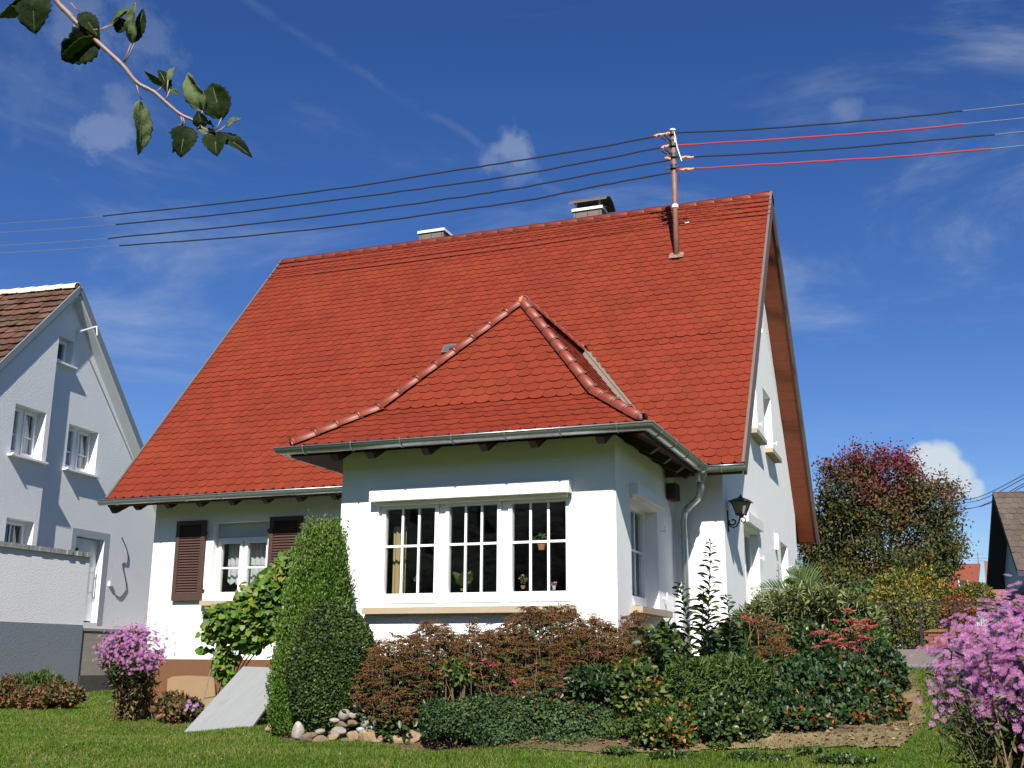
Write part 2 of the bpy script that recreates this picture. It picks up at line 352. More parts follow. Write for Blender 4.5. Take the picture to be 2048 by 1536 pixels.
def window(house,M,x0,x1,z0,z1,rec,sashes,vb,hz,fr=.07,curtain=None,box=None,sill=None,label=None,slat=0,post=.12,bot=.14):
    """sashes: number; vb: vertical bars per sash; hz: heights of horizontal bars"""
    mb=MB(M); d0,d1=rec,rec+.07; ztop_=z1; z1=z1-(slat if slat else 0)
    mb.box(x0,x1,d0,d1,z0,z0+.05); mb.box(x0,x0+fr*.7,d0,d1,z0+.05,z1); mb.box(x1-fr*.7,x1,d0,d1,z0+.05,z1); mb.box(x0+fr*.7,x1-fr*.7,d0,d1,z1-.04,z1)
    w=(x1-x0-fr*1.4)/sashes; panes=[]
    for i in range(sashes):
        a=x0+fr*.7+i*w; b=a+w
        if i: mb.box(a-post/2+.002,a+post/2-.002,d0+.004,d1,z0+.052,z1-.042)
        aa=a+(post/2 if i else 0)+.004; bb=b-(post/2 if i<sashes-1 else 0)-.004; e=d0-.018
        mb.box(aa,aa+fr,e,d1-.01,z0+.052,z1-.042); mb.box(bb-fr,bb,e,d1-.01,z0+.052,z1-.042)
        mb.box(aa+fr,bb-fr,e,d1-.01,z0+.052,z0+bot); mb.box(aa+fr,bb-fr,e,d1-.01,z1-.042-fr,z1-.042)
        panes.append((aa+fr,bb-fr,z0+bot,z1-.042-fr))
    f_=mb.build('window',PVC,house)
    if label: f_['label']=label
    pb=MB(M); mu=MB(M)
    for a,b,c,d in panes:
        pb.face(((a,rec+.03,c),(b,rec+.03,c),(b,rec+.03,d),(a,rec+.03,d)))
        for k in range(vb):
            x=a+(b-a)*(k+1)/(vb+1); mu.box(x-.014,x+.014,rec+.008,rec+.024,c,d)
        for z in hz:
            xs=[a]+[a+(b-a)*(k+1)/(vb+1) for k in range(vb)]+[b]
            for q in range(vb+1): mu.box(xs[q]+(.014 if q else 0),xs[q+1]-(.014 if q<vb else 0),rec+.008,rec+.024,z-.014,z+.014)
    pb.build('pane',GLASS,f_)
    if mu.v: mu.build('glazing_bar',PVC,f_)
    if box:
        a,b,c,d,out=box; q=MB(M); q.box(a,b,-out,min(.02,rec),c,d); q.box(a+.05,b-.05,-out*.25,rec-.002,c-.045,c-.002); q.build('roller_shutter_box',BOXW,f_)
    if slat:
        q=MB(M)
        for k in range(int(slat/.045)): q.box(x0+.03,x1-.03,rec+.004,rec+.02,ztop_-.045*(k+1)+.004-.002,ztop_-.045*k-.002)
        q.box(x0,x0+.03,rec,rec+.06,z1,ztop_); q.box(x1-.03,x1,rec,rec+.06,z1,ztop_); q.box(x0+.03,x1-.03,rec+.022,rec+.03,z1,ztop_)
        q.build('roller_slat',SLATG,f_)
    if sill:
        a,b,c,d,out=sill; q=MB(M); q.box(a,b,-out,rec+.03,c,d); q.build('sill',SILL,f_)
    return f_
# ---------------------------------------------------------------- main house
YW,XL,XR,YB,EZ,RS=.55,.60,10.17,9.0,3.52,1.2329
RY=4.777; RZ=EZ+RS*RY
house=thing('brick_house',(5.3,4.8,0),'white rendered house with steep new red beaver-tail tile roof and hipped bay','house')
BX0,BX1,BY=5.90,9.48,-2.51
roofz=lambda y: EZ+RS*(y if y<RY else 2*RY-y)-.26
MF=MX((0,YW,0),(1,0),(0,1)); MBF=MX((0,BY,0),(1,0),(0,1)); MG=MX((XR,0,0),(0,1),(-1,0)); MBS=MX((BX1,0,0),(0,1),(-1,0)); MBL=MX((BX0,0,0),(0,-1),(1,0)); ML=MX((XL,0,0),(0,-1),(1,0)); MR=MX((0,YB,0),(-1,0),(0,-1))
w=MB(MF); W1=(1.80,2.84,1.87,3.13); W2=(3.66,4.70,1.87,3.13)
zt=roofz(YW)
wall_panel(w,lambda z:XL,lambda z:BX0,.0,zt,[W1,W2],.22); wall_panel(w,lambda z:BX1,lambda z:XR,.0,zt,[],.2)
w.M=MBF; WB=(6.43,8.95,1.57,2.86); wall_panel(w,lambda z:BX0,lambda z:BX1,.0,3.52,[WB],.14)
w.M=MBS; WS=(-1.86,-.50,1.58,2.92); wall_panel(w,lambda z:BY,lambda z:YW,.0,3.52,[WS],.22)
w.M=MBL; wall_panel(w,lambda z:-YW,lambda z:-BY,.0,3.52,[],.2)
gyl=lambda z: YW if z<=zt else YW+(z-zt)/RS
gyr=lambda z: YB if z<=zt else YB-(z-zt)/RS
ztop=roofz(RY)-.02
w.M=MG; GH=[(2.20,3.66,1.0,3.02),(6.40,7.40,1.75,3.14),(3.25,4.22,4.66,5.80),(5.08,6.08,4.66,5.80)]
mid=(YW+YB)/2
wall_panel(w,gyl,gyr,0,roofz(YB)-.02 if False else ztop-.35,GH,.28,[zt])
w.face(((gyl(ztop-.35),0,ztop-.35),(gyr(ztop-.35),0,ztop-.35),(mid,0,ztop)))
w.M=ML; wall_panel(w,lambda z:-gyr(z),lambda z:-gyl(z),0,ztop-.35,[],.2,[zt]); w.M=MR; wall_panel(w,lambda z:-XR,lambda z:-XL,0,zt,[],.2)
w.build('wall',WALL,house)
# plinth band (3 mm proud)
p=MB(MF); p.box(XL-.006,BX0-.004,-.006,.0,-.05,.95); p.M=ML; p.box(-YB,-YW+.006,-.006,0,-.05,.95); p.M=MBF; p.box(BX0-.006,BX1+.006,-.006,0,-.05,.93); p.M=MBS; p.box(BY,YW-.006,-.006,0,-.05,.93); p.M=MG; p.box(YW,YB,-.006,0,-.05,.93); p.build('plinth',BROWNB,house)
# dark rooms behind the panes
q=MB()
def room(x0,x1,y0,y1,z0,z1,open_):
    F={'f':((x0,y0,z0),(x1,y0,z0),(x1,y0,z1),(x0,y0,z1)),'b':((x0,y1,z0),(x1,y1,z0),(x1,y1,z1),(x0,y1,z1)),'l':((x0,y0,z0),(x0,y1,z0),(x0,y1,z1),(x0,y0,z1)),'r':((x1,y0,z0),(x1,y1,z0),(x1,y1,z1),(x1,y0,z1)),'d':((x0,y0,z0),(x1,y0,z0),(x1,y1,z0),(x0,y1,z0)),'u':((x0,y0,z1),(x1,y0,z1),(x1,y1,z1),(x0,y1,z1))}
    for k,fc in F.items():
        if k not in open_: q.face(fc)
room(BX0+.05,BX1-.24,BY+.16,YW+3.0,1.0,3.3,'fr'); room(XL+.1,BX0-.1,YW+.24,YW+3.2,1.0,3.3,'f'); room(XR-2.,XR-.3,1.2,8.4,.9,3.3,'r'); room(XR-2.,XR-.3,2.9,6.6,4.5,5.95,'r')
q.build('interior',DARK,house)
# windows
wb=window(house,MBF,6.43,8.95,1.57,2.86,.05,3,2,[2.31],fr=.048,box=(6.36,8.955,2.853,3.0,.13),sill=(6.32,9.0,1.49,1.566,.13),post=.085,bot=.165,label='wide three-sash bay window under a white roller box')
window(house,MBS,-1.86,-.50,1.58,2.92,.17,1,2,[2.31],fr=.07,box=(-1.90,-.44,2.90,3.03,.11),sill=(-1.96,-.40,1.50,1.578,.15),bot=.16,label='narrow side window of the bay in shade')
window(house,MF,*W1,.12,2,0,[2.40],fr=.05,post=.04,sill=(1.68,2.95,1.79,1.866,.10),slat=.24,label='two-sash window between brown shutters')
window(house,MF,*W2,.12,2,0,[2.40],fr=.05,post=.04,sill=(3.54,4.8,1.79,1.866,.10),slat=.24,label='shaded window half hidden behind the conifer')
window(house,MG,2.20,3.66,1.0,3.02,.14,2,0,[],fr=.07,box=(2.16,3.70,3.02,3.17,.09),label='tall patio door on the gable side')
window(house,MG,6.40,7.40,1.75,3.14,.2,1,0,[],fr=.07,slat=.2,sill=(6.3,7.5,1.67,1.747,.12))
for a,b in ((3.25,4.22),(5.08,6.08)): window(house,MG,a,b,4.66,5.80,.22,1,0,[],fr=.07,sill=(a-.10,b+.10,4.58,4.657,.14))
# shutters
def shutter(x0,x1):
    s=MB(MF); z0,z1=1.875,3.175; yo=-.075
    s.box(x0,x0+.075,yo,yo+.035,z0,z1); s.box(x1-.075,x1,yo,yo+.035,z0,z1); s.box(x0+.075,x1-.075,yo,yo+.035,z0,z0+.11); s.box(x0+.075,x1-.075,yo,yo+.035,z1-.07,z1)
    o=s.build('shutter',SHUT,house); t=MB(MF); n=26; h=(z1-z0-.18)/n
    for k in range(n):
        z=z0+.11+k*h; a=[(x0+.075,yo+.004,z+.004),(x0+.075,yo+.010,z),(x0+.075,yo+.034,z+h*.75),(x0+.075,yo+.028,z+h*.85)]
        t.prism(a,(x1-x0-.15,0,0))
    t.box(x0+.075,x1-.075,yo+.036,yo+.04,z0+.1,z1-.06)
    t.build('louvre',SHUT,o)
    hg=MB(MF)
    for z in (z0+.22,z1-.22): 
        e=x1 if x0<2 else x0; hg.box(e-.03,e+.05,yo-.008,yo-.001,z-.03,z+.03)
    hg.build('hinge',SHUT,o)
shutter(1.10,1.67); shutter(2.90,3.50)
# small fixtures of the gable wall
for y,z in ((4.15,7.0),(4.35,6.55)): s=MB(MG); s.tube([(y,0,z),(y,-.10,z),(y,-.12,z+.05)],.012,6); s.tube([(y,-.12,z+.05),(y,-.12,z+.14)],.03,8); s.build('wall_insulator',PVC,house)
s=MB(MG); s.box(5.62,5.72,-.07,0,2.92,3.2); s.build('alarm_box',PVC,house)
for y,z in ((3.80,2.6),(7.5,2.75),(6.2,4.95),(4.33,4.95),(1.45,1.62)): s=MB(MG); s.box(y-.006,y+.006,-.05,0,z,z+.02); s.box(y-.007,y+.007,-.06,-.05,z-.03,z+.05); s.build('shutter_hook',PVC,house)
for y,z in ((-.28,1.75),(-.30,2.62)): s=MB(MBS); s.box(y-.006,y+.006,-.05,0,z,z+.02); s.box(y-.007,y+.007,-.06,-.05,z-.02,z+.08); s.build('shutter_hook',PVC,house)
# roof -----------------------------------------------------------
roof=MB(); TX0,TX1=0.,10.58; nrm=Vector((0,-RS,1)).normalized()
def slab(y0,z0,y1,z1,th=.20,dp=-.03):
    nn=Vector((0,-(z1-z0),(y1-y0))).normalized()
    if nn.z<0: nn=-nn
    a=Vector((TX0+.02,y0,z0))+nn*dp; b=Vector((TX0+.02,y1,z1))+nn*dp
    roof.prism([a,b,b-nn*th,a-nn*th],(TX1-TX0-.04,0,0))
slab(.06,EZ+RS*.06,RY,RZ,.10); slab(2*RY,EZ,RY,RZ,.10)
roofo=roof.build('roof',REDWOOD,house)
# soffit boards under verge overhangs and front eave
for xa,xb in ((XR+.004,TX1-.045),(TX0+.045,XL-.004)):
    sf=MB()
    for (ya,za,yb,zb) in ((.05,EZ+RS*.05,RY,RZ),(2*RY,EZ,RY,RZ)):
        nn=Vector((0,-(zb-za),(yb-ya))).normalized(); nn=nn if nn.z>0 else -nn; n=34
        for k in range(n):
            p0=Vector((xa,ya,za)).lerp(Vector((xa,yb,zb)),k/n)-nn*.135; p1=Vector((xa,ya,za)).lerp(Vector((xa,yb,zb)),(k+1)/n-.0004)-nn*.135
            sf.prism([p0,p1,p1-nn*.02,p0-nn*.02],(xb-xa,0,0))
    sf.build('soffit',SOFFIT,roofo)
# bargeboards
bg=MB()
for x in (TX1-.042,TX0+.002):
    for (ya,za,yb,zb) in ((.0,EZ,RY,RZ),(2*RY,EZ,RY,RZ)):
        nn=Vector((0,-(zb-za),(yb-ya))).normalized(); nn=nn if nn.z>0 else -nn
        a=Vector((x,ya,za)); b=Vector((x,yb,zb)); bg.prism([a+nn*.045,b+nn*.045,b-nn*.19,a-nn*.19],(.04,0,0))
bg.build('bargeboard',BARGE,roofo)
# beaver-tail tiles
TW,TC=.18,.1648
def tiles(mb,org,ud,sd,nn,smax,ulo,uhi,wt=TW,cs=TC,s0=0.,jit=.004,first_half=0,over=0.,lift=.025,arc=.052):
    org=np.array(org,float); ud=np.array(ud,float); sd=np.array(sd,float); nn=np.array(nn,float)
    nr=int(math.ceil((smax-s0)/cs)); L_=2.2*cs
    ang=np.linspace(0,math.pi,8)
    for r in range(nr):
        s=s0+r*cs; off=(wt/2 if (r+first_half)%2 else 0.)
        lo=min(ulo(s+.02),ulo(s+cs*1.3)); hi=max(uhi(s+.02),uhi(s+cs*1.3))
        if hi-lo<.05: continue
        k0=int(math.floor((lo-off)/wt))-1; k1=int(math.ceil((hi-off)/wt))+1
        for k in range(k0,k1):
            ua=off+k*wt+.0015; ub=ua+wt-.003; uc=(ua+ub)/2; hw=(ub-ua)/2
            if ub<=lo+.012 or ua>=hi-.012: continue
            dz=rng.normal(0,jit*.45); ds=rng.normal(0,.002); Lx=L_; rowj=dz
            pts=[]
            for a in ang: pts.append((uc-hw*math.cos(a),s+ds+arc*(1-math.sin(a)**.8 if False else 1-math.sin(a))))
            pts+= [(ub,s+Lx),(ua,s+Lx)]
            h0=lift+rowj; 
            top=[];bot=[]
            for (u,t) in pts:
                t=min(t,smax+over); lo_t=ulo(t); hi_t=uhi(t)
                if hi_t<lo_t: lo_t=hi_t=(lo_t+hi_t)/2
                u=min(max(u,lo_t),hi_t); fr_=(t-s)/L_; h=h0*(1-fr_)-(.012*max(0,t-smax)/.2)
                P=org+ud*u+sd*t
                top.append(mb.pt(P+nn*h)); bot.append(mb.pt(P+nn*(h-.015)))
            n=len(pts); mb.idx(top)
            for i in range(7): mb.idx([bot[i],bot[i+1],top[i+1],top[i]])
            mb.idx([bot[7],bot[8],top[8],top[7]]); mb.idx([bot[9],bot[0],top[0],top[9]])
T=MB(); sd=np.array([0,1,RS])/math.hypot(1,RS); nn=np.array([0,-RS,1])/math.hypot(1,RS); SM=math.hypot(RY,RS*RY)
BC=7.69
def bayw(z): return 0 if z>=5.85 else (1.46*(5.85-z)/(5.85-4.08) if z>4.08 else 1.46+(4.08-z)/.56*.80)
zof=lambda s: EZ+s*RS/math.hypot(1,RS)
szof=lambda z:(z-EZ)/RS*math.hypot(1,RS)
s_ap=szof(5.85)+.12
tiles(T,(0,0,EZ),(1,0,0),sd,nn,szof(5.85)+.10,lambda s:.03,lambda s:BC-bayw(zof(s))-.12 if s<s_ap else BC,over=.25)
tiles(T,(0,0,EZ),(1,0,0),sd,nn,szof(5.85)+.10,lambda s:BC+bayw(zof(s))+.16 if s<s_ap else BC,lambda s:TX1-.045,over=.25)
nr=int(math.ceil((szof(5.85)+.10)/TC))
tiles(T,(0,0,EZ),(1,0,0),sd,nn,SM-.02,lambda s:.03,lambda s:TX1-.045,s0=nr*TC,first_half=nr%2)
T.build('roof_tiles',TILE,roofo)
# rear slope: plain rows of tiles, seen by nobody in the photo
T=MB(); sdb=np.array([0,-1,RS])/math.hypot(1,RS); nb=np.array([0,RS,1])/math.hypot(1,RS)
for k in range(46):
    a=Vector((TX0+.04,2*RY,EZ))+Vector(sdb)*(k*TC); T.prism([a+Vector(nb)*.03,a+Vector(nb)*.015,a+Vector(sdb)*TC*1.3+Vector(nb)*.001,a+Vector(sdb)*TC*1.3+Vector(nb)*.008],(TX1-TX0-.09,0,0))
T.build('rear_tiles',TILE,roofo)
# valley metal
Vm=MB()
for s_ in (1,-1):
    P=[(BC+s_*bayw(z),(z-EZ)/RS,z) for z in (EZ+.02,4.08,5.85)]
    for a,b in zip(P[:-1],P[1:]):
        q0=[Vector(a)+Vector(nn)*.006+Vector((s_*o,0,0)) for o in (-.06,.26)]; q1=[Vector(b)+Vector(nn)*.006+Vector((s_*o,0,0)) for o in (-.06,.26)]
        Vm.face((q0[0],q0[1],q1[1],q1[0]))
        # raised rolled edge
    Vm.tube([Vector(p)+Vector(nn)*.012+Vector((s_*.11,0,0)) for p in P]+[Vector(P[-1])+Vector(nn)*.02+Vector((s_*.02,.12,.15))],.010,6)
Vm.build('valley_flashing',VALLEY,roofo)
# ridge and hip tiles
def halfround(mb,p0,p1,r0,r1,upv,clip=None,endcap=False,seg=8,th=.014,m0=0):
    p0,p1,upv=Vector(p0),Vector(p1),Vector(upv); t=(p1-p0).normalized(); sdv=t.cross(upv).normalized(); u=sdv.cross(t).normalized()
    for rr0,rr1 in ((r0,r1),):
        A=[];B=[];A2=[];B2=[]
        for k in range(seg+1):
            a=math.pi*(k/seg)*1.08-math.pi*.04; d=sdv*math.cos(a)+u*math.sin(a)
            A.append(mb.pt(p0+d*r0)); B.append(mb.pt(p1+d*r1)); A2.append(mb.pt(p0+d*(r0-th))); B2.append(mb.pt(p1+d*(r1-th)))
        for k in range(seg): mb.idx([A[k],A[k+1],B[k+1],B[k]]); mb.idx([A2[k],B2[k],B2[k+1],A2[k+1]]); mb.idx([A[k],A2[k],A2[k+1],A[k+1]])
        if endcap: mb.idx(A2)
RT=MB(); CL=MB(); n=31; 
for k in range(n):
    x0=TX0+.03+(TX1-TX0-.1)*k/n; x1=x0+(TX1-TX0-.1)/n+.03
    halfround(RT,(x0,RY,RZ-.05),(x1,RY,RZ-.053),.088,.082,(0,0,1)); CL.box(x0-.012,x0+.012,RY-.03,RY+.03,RZ+.036,RZ+.044); CL.box(x0-.01,x0+.01,RY-.102,RY-.090,RZ-.08,RZ-.04)
RT.build('ridge_tiles',TILE2,roofo,True); CL.build('ridge_clip',COPPER,roofo)
# bay roof --------------------------------------------------------
OB=.45; EX0,EX1,EY=BX0-.45,BX1+.47,-3.03
EX0=2*BC-EX1
AP=Vector((BC,EY+.8+1.46,5.85)); K=.80; KZ=4.08
bay=MB()
c_=lambda x,y,z:Vector((x,y,z-.035))
fl,fr_,kl,kr=c_(EX0,EY,EZ),c_(EX1,EY,EZ),c_(EX0+K,EY+K,KZ),c_(EX1-K,EY+K,KZ)
ap=c_(*AP); rb=c_(BC,(5.85-EZ)/RS+.1,5.85)
kbl,kbr=c_(EX0+K,(KZ-EZ)/RS+.1,KZ),c_(EX1-K,(KZ-EZ)/RS+.1,KZ); bl,br=c_(EX0,.15,EZ),c_(EX1,.15,EZ)
for fc in ((fl,fr_,kr,kl),(kl,kr,ap),(fr_,br,kbr,kr),(kr,kbr,rb,ap),(bl,fl,kl,kbl),(kbl,kl,ap,rb)): bay.face(fc); bay.face([p-Vector((0,0,.05)) for p in fc][::-1])
bayo=bay.build('bay_roof',REDWOOD,house)
T=MB()
def bayface(org,ud,inward,width,lo_fn,hi_fn):
    org=np.array(org,float); ud=np.array(ud,float); inward=np.array(inward,float)
    def seg(z0,z1,d0,d1,first,fh):
        sdv=inward*(d1-d0)+np.array([0,0,z1-z0]); Ls=np.linalg.norm(sdv); sdv/=Ls; n_=np.cross(ud,sdv); n_=n_ if n_[2]>0 else -n_
        o=org+inward*d0+np.array([0,0,z0-EZ])
        g=lambda s,fn:fn(d0+(d1-d0)*s/Ls)
        nr=max(1,round(Ls/TC)); cs=Ls/nr
        tiles(T,o,ud,sdv,n_,Ls+(.0 if first else -.05),lambda s:g(s,lo_fn),lambda s:g(s,hi_fn),cs=cs,first_half=fh,over=(.0 if not first else .12))
        return nr
    n1=seg(EZ,KZ,0,K,True,0); seg(KZ,5.85,K,K+1.46,False,n1%2)
Wd=EX1-EX0
bayface((EX0,EY,EZ),(1,0,0),(0,1,0),Wd,lambda d:d,lambda d:Wd-d)
bkY=lambda d:((KZ-EZ)/K*d if d<=K else (KZ-EZ)+(5.85-KZ)*(d-K)/1.46)/RS-EY
bayface((EX1,EY,EZ),(0,1,0),(-1,0,0),Wd,lambda d:d,lambda d:bkY(d)-.03)
bayface((EX0,EY,EZ),(0,1,0),(1,0,0),Wd,lambda d:d,lambda d:bkY(d)-.03)
T.build('bay_tiles',TILE,bayo)
HT=MB(); CL=MB()
def hip(sx):
    ex=EX1 if sx>0 else EX0
    P=[Vector((ex-sx*.02,EY+.02,EZ+.035)),Vector((ex-sx*K,EY+K,KZ+.030)),AP+Vector((0,0,.02))]
    for a,b,n in ((P[0],P[1],4),(P[1],P[2],8)):
        for k in range(n):
            p0=a.lerp(b,k/n); p1=a.lerp(b,(k+1)/n); e=(p1-p0).normalized()*.05
            nn_=Vector((sx,-1,1.1)).normalized()
            halfround(HT,p0+nn_*.012,p1+e,.079,.073,nn_,endcap=(k==0 and a is P[0]))
            t=(p1-p0).normalized(); sv=t.cross(nn_).normalized(); uu=sv.cross(t)
            pts=[p0+t*.02+nn_*.012+(sv*math.cos(q_)+uu*math.sin(q_))*.084 for q_ in np.linspace(.0,math.pi*.55,6)] if sx<0 else [p0+t*.02+nn_*.012+(sv*math.cos(q_)+uu*math.sin(q_))*.084 for q_ in np.linspace(math.pi*.45,math.pi,6)]
            CL.tube(pts,.005,5); e_=p0+t*.03+nn_*.10; CL.box(e_.x-.014,e_.x+.014,e_.y-.014,e_.y+.014,e_.z-.012,e_.z+.012)
hip(1); hip(-1); HT.build('hip_tiles',TILE2,bayo,True); CL.build('hip_clip',COPPER,bayo)
RT=MB()
for k in range(7):
    y0=AP.y-.02+(rb.y-AP.y)*k/7; halfround(RT,(BC,y0,5.875),(BC,y0+(rb.y-AP.y)/7+.03,5.87),.105,.095,(0,0,1))
RT.build('bay_ridge_tiles',TILE2,bayo,True)
q=MB(); q.tube([AP+Vector((-.01,-.10,-.01)),AP+Vector((-.005,-.07,.06)),AP+Vector((0,.0,.11))],[.026,.03,.016],8); q.build('apex_mortar',CLAYO,bayo,True)
# soffits and rafter tails
q=MB(); 
q.prism([(TX0+.04,.03,EZ-.10),(TX0+.04,YW+.02,EZ+RS*YW-.24),(TX0+.04,YW+.02,EZ+RS*YW-.26),(TX0+.04,.03,EZ-.125)],(EX0-TX0+.35,0,0))
q.prism([(EX1-.6,.03,EZ-.10),(EX1-.6,YW+.02,EZ+RS*YW-.24),(EX1-.6,YW+.02,EZ+RS*YW-.26),(EX1-.6,.03,EZ-.125)],(TX1-EX1+.55,0,0))
q.box(TX0+.05,EX0+.3,.0,.035,EZ-.12,EZ-.02); q.box(EX1-.45,TX1-.045,.0,.035,EZ-.12,EZ-.02)
sl_=(KZ-EZ)/K
def bs(a,b,c,d): q.face((a,b,c,d)); q.face([p-Vector((0,0,.02)) for p in (a,b,c,d)][::-1])
V=Vector
bs(V((EX0,EY,EZ-.10)),V((EX1,EY,EZ-.10)),V((EX1-.55,EY+.55,EZ-.10+.3)),V((EX0+.55,EY+.55,EZ-.10+.3)))
bs(V((EX1,EY,EZ-.10)),V((EX1,.1,EZ-.10)),V((EX1-.55,.1,EZ+.2)),V((EX1-.55,EY+.55,EZ+.2)))
bs(V((EX0,.1,EZ-.10)),V((EX0,EY,EZ-.10)),V((EX0+.55,EY+.55,EZ+.2)),V((EX0+.55,.1,EZ+.2)))
q.box(EX0,EX1,EY-.002,EY+.025,EZ-.10,EZ-.02); q.box(EX1-.025,EX1,EY+.027,.0,EZ-.10,EZ-.02); q.box(EX0,EX0+.025,EY+.027,.0,EZ-.10,EZ-.02)
q.build('eaves_board',REDWOOD,house)
def tail(x,y,dx,dy,ln=.5,drop=.065):   # projecting rafter end, chamfered
    r_=MB(MX((x,y,0),(dy,-dx) if False else ((-dy,dx) if True else 0),(dx,dy)))
    a=.047
    pr=[(-a,.06,EZ-.11),(-a,.10,EZ-.09-drop*.75),(-a,.16,EZ-.11-drop),(-a,ln,EZ-.11-drop+.2),(-a,ln,EZ+.15)]
    r_.prism(pr,(2*a,0,0)); return r_.build('rafter_tail',DKWOOD,house)
for x in (.55,1.17,1.79,2.41,3.03,3.65,4.27,4.89,5.35,): tail(x,0,0,1)
tail(.07,0,0,1,.55,.10)
for x in (6.5,7.25,8.0,8.62,): tail(x,EY,0,1,.55)
tail(9.42,EY+.02,0,1,.55); tail(6.0,EY+.02,0,1,.55)
for y in (-2.05,-1.35,-.65,-.1): tail(EX1,y,-1,0,.55)
tail(9.95,.0,0,1,.5); 
# gutters
def gutter(pts,r=.077,name='gutter',endcaps=(True,True),brk=.62):
    """pts: centre line at rim height; half pipe hanging below"""
    g=MB(); pts=[Vector(p) for p in pts]; ring=[]; n=10
    for i,p in enumerate(pts):
        d1=(pts[i]-pts[i-1]).normalized() if i else (pts[1]-pts[0]).normalized(); d2=(pts[i+1]-pts[i]).normalized() if i<len(pts)-1 else d1
        s1=d1.cross(V((0,0,1))); s2=d2.cross(V((0,0,1))); bs_=(s1+s2).normalized(); k=1/max(.3,bs_.dot(s1)); ring.append((p,bs_*k))
    rows=[]
    for rad in (r,r-.004):
        rows.append([[g.pt(p+sv*math.cos(a)*rad-V((0,0,1))*math.sin(a)*rad) for a in np.linspace(0,math.pi,n+1)] for p,sv in ring])
    for i in range(len(pts)-1):
        for k in range(n):
            g.idx([rows[0][i][k],rows[0][i][k+1],rows[0][i+1][k+1],rows[0][i+1][k]]); g.idx([rows[1][i][k],rows[1][i+1][k],rows[1][i+1][k+1],rows[1][i][k+1]])
    for e,i in ((0,0),(1,-1)):
        if endcaps[e]: g.idx(rows[0][i])
    g.tube([p+sv*(r+.002) for p,sv in ring],.010,8)
    g.tube([p-sv*(r-.002)+V((0,0,.006)) for p,sv in ring],.004,5)
    o=g.build(name,ZINC,house,True)
    b=MB()
    for a,c in zip(pts[:-1],pts[1:]):
        L_=(c-a).length; nb_=max(1,int(L_/brk)); d=(c-a).normalized(); sv=d.cross(V((0,0,1)))
        for k in range(nb_):
            p=a+d*(L_*(k+.5)/nb_); b.tube([p+sv*math.cos(t)*(r+.006)-V((0,0,1))*math.sin(t)*(r+.006) for t in np.linspace(-.25,math.pi,10)],.007,5)
    b.build('gutter_bracket',ZINC,o)
    return o
GZ=EZ-.025; g0=.066
gutter([(EX0+.02,0-g0,GZ),(TX0-.06,0-g0,GZ)][::-1],endcaps=(True,False))
gutter([(EX0-g0,-.10,GZ+.0),(EX0-g0,EY-g0,GZ),(EX1+g0,EY-g0,GZ),(EX1+g0,-.16,GZ)],endcaps=(True,False))
gutter([(EX1+.02,-g0,GZ),(TX1+.01,-g0,GZ)],endcaps=(True,True))
gutter([(TX1,2*RY+g0,GZ),(TX0,2*RY+g0,GZ)],name='rear_gutter')
dp=MB(); dp.tube([(9.99,-.07,3.47),(9.99,-.07,3.40),(9.985,-.06,3.30)],[.105,.085,.05],12)
dp.tube([(9.985,-.06,3.33),(9.98,-.03,3.20),(9.92,.08,3.10),(9.80,.24,3.05),(9.68,.38,2.98),(9.63,.46,2.86),(9.63,.475,2.6),(9.63,.475,.5)],.045,12)
for z in (3.30,3.04): dp.tube([(9.985,-.055,z-.0),(9.983,-.05,z+.03)] if z>3.2 else [(9.70,.36,2.995),(9.73,.33,3.01)],.052,12)
dpo=dp.build('downpipe',ZINC,house,True); b=MB()
for z in (2.62,1.5): b.tube([(9.63,.475,z),(9.63,.475,z+.03)],.053,12); b.tube([(9.63,.475,z+.015),(9.63,.545,z+.015)],.008,5); b.tube([(9.69,.47,z+.015),(9.72,.46,z+.015)],.01,5)
b.build('pipe_clamp',ZINC,dpo)
# wood post trims at bay/house junction
b=MB(); b.box(BX1+.02,BX1+.14,.02,.30,EZ-.42,EZ-.20); b.build('beam_end',DKWOOD,house)
# skylight, lugs
q=MB(); Mr=Matrix(((1,0,0,0),(0,sd[1],nn[1],0),(0,sd[2],nn[2],EZ),(0,0,0,1)))
q.M=Mr; s1=szof(6.10); q.box(5.14,5.38,s1-.02,s1+.20,.02,.065); so_=q.build('vent_skylight',BARGE,roofo); q=MB(Mr); q.box(5.17,5.35,s1+.01,s1+.17,.066,.07); q.build('pane',mat('blue_grey_pane',(.06,.08,.10),.5),so_)
q=MB(Mr); s2=szof(8.82); q.box(9.02,9.10,s2-.03,s2+.03,.03,.05); q.build('mast_lug',LANTW,roofo)
# chimneys
def chimney(x0,x1,y0,y1,hood):
    c=MB(); c.box(x0,x1,y0,y1,8.2,9.80); o=c.build('chimney',CHIM,roofo)
    c=MB(); c.box(x0-.03,x1+.03,y0-.03,y1+.03,9.802,9.86); c.build('chimney_cap',LANTW,o)
    c=MB()
    for x in np.linspace(x0+.05,x1-.05,3): c.box(x-.006,x+.006,y0-.004,y0-.001,9.3,9.795)
    c.build('seam',DKWOOD,o)
    if hood:
        c=MB(); pr=[]
        for t in np.linspace(-1,1,9): pr.append((x0-.07,(y0+y1)/2+t*.36,10.12-.16*abs(t)**2.2))
        n=len(pr)
        for i in range(n-1): c.prism([pr[i],pr[i+1],(pr[i+1][0],pr[i+1][1],pr[i+1][2]-.012),(pr[i][0],pr[i][1],pr[i][2]-.012)],(x1-x0+.2,0,0))
        c.build('chimney_hood',mat('stained_hood_metal',(.17,.125,.10),.5,metal=.4,var=.2),o)
        c=MB()
        for x in (x0+.05,x1-.05):
            for y in (y0+.04,y1-.04): c.box(x-.018,x+.018,y-.006,y+.006,9.86,10.05)
        c.build('hood_leg',LANTW,o)
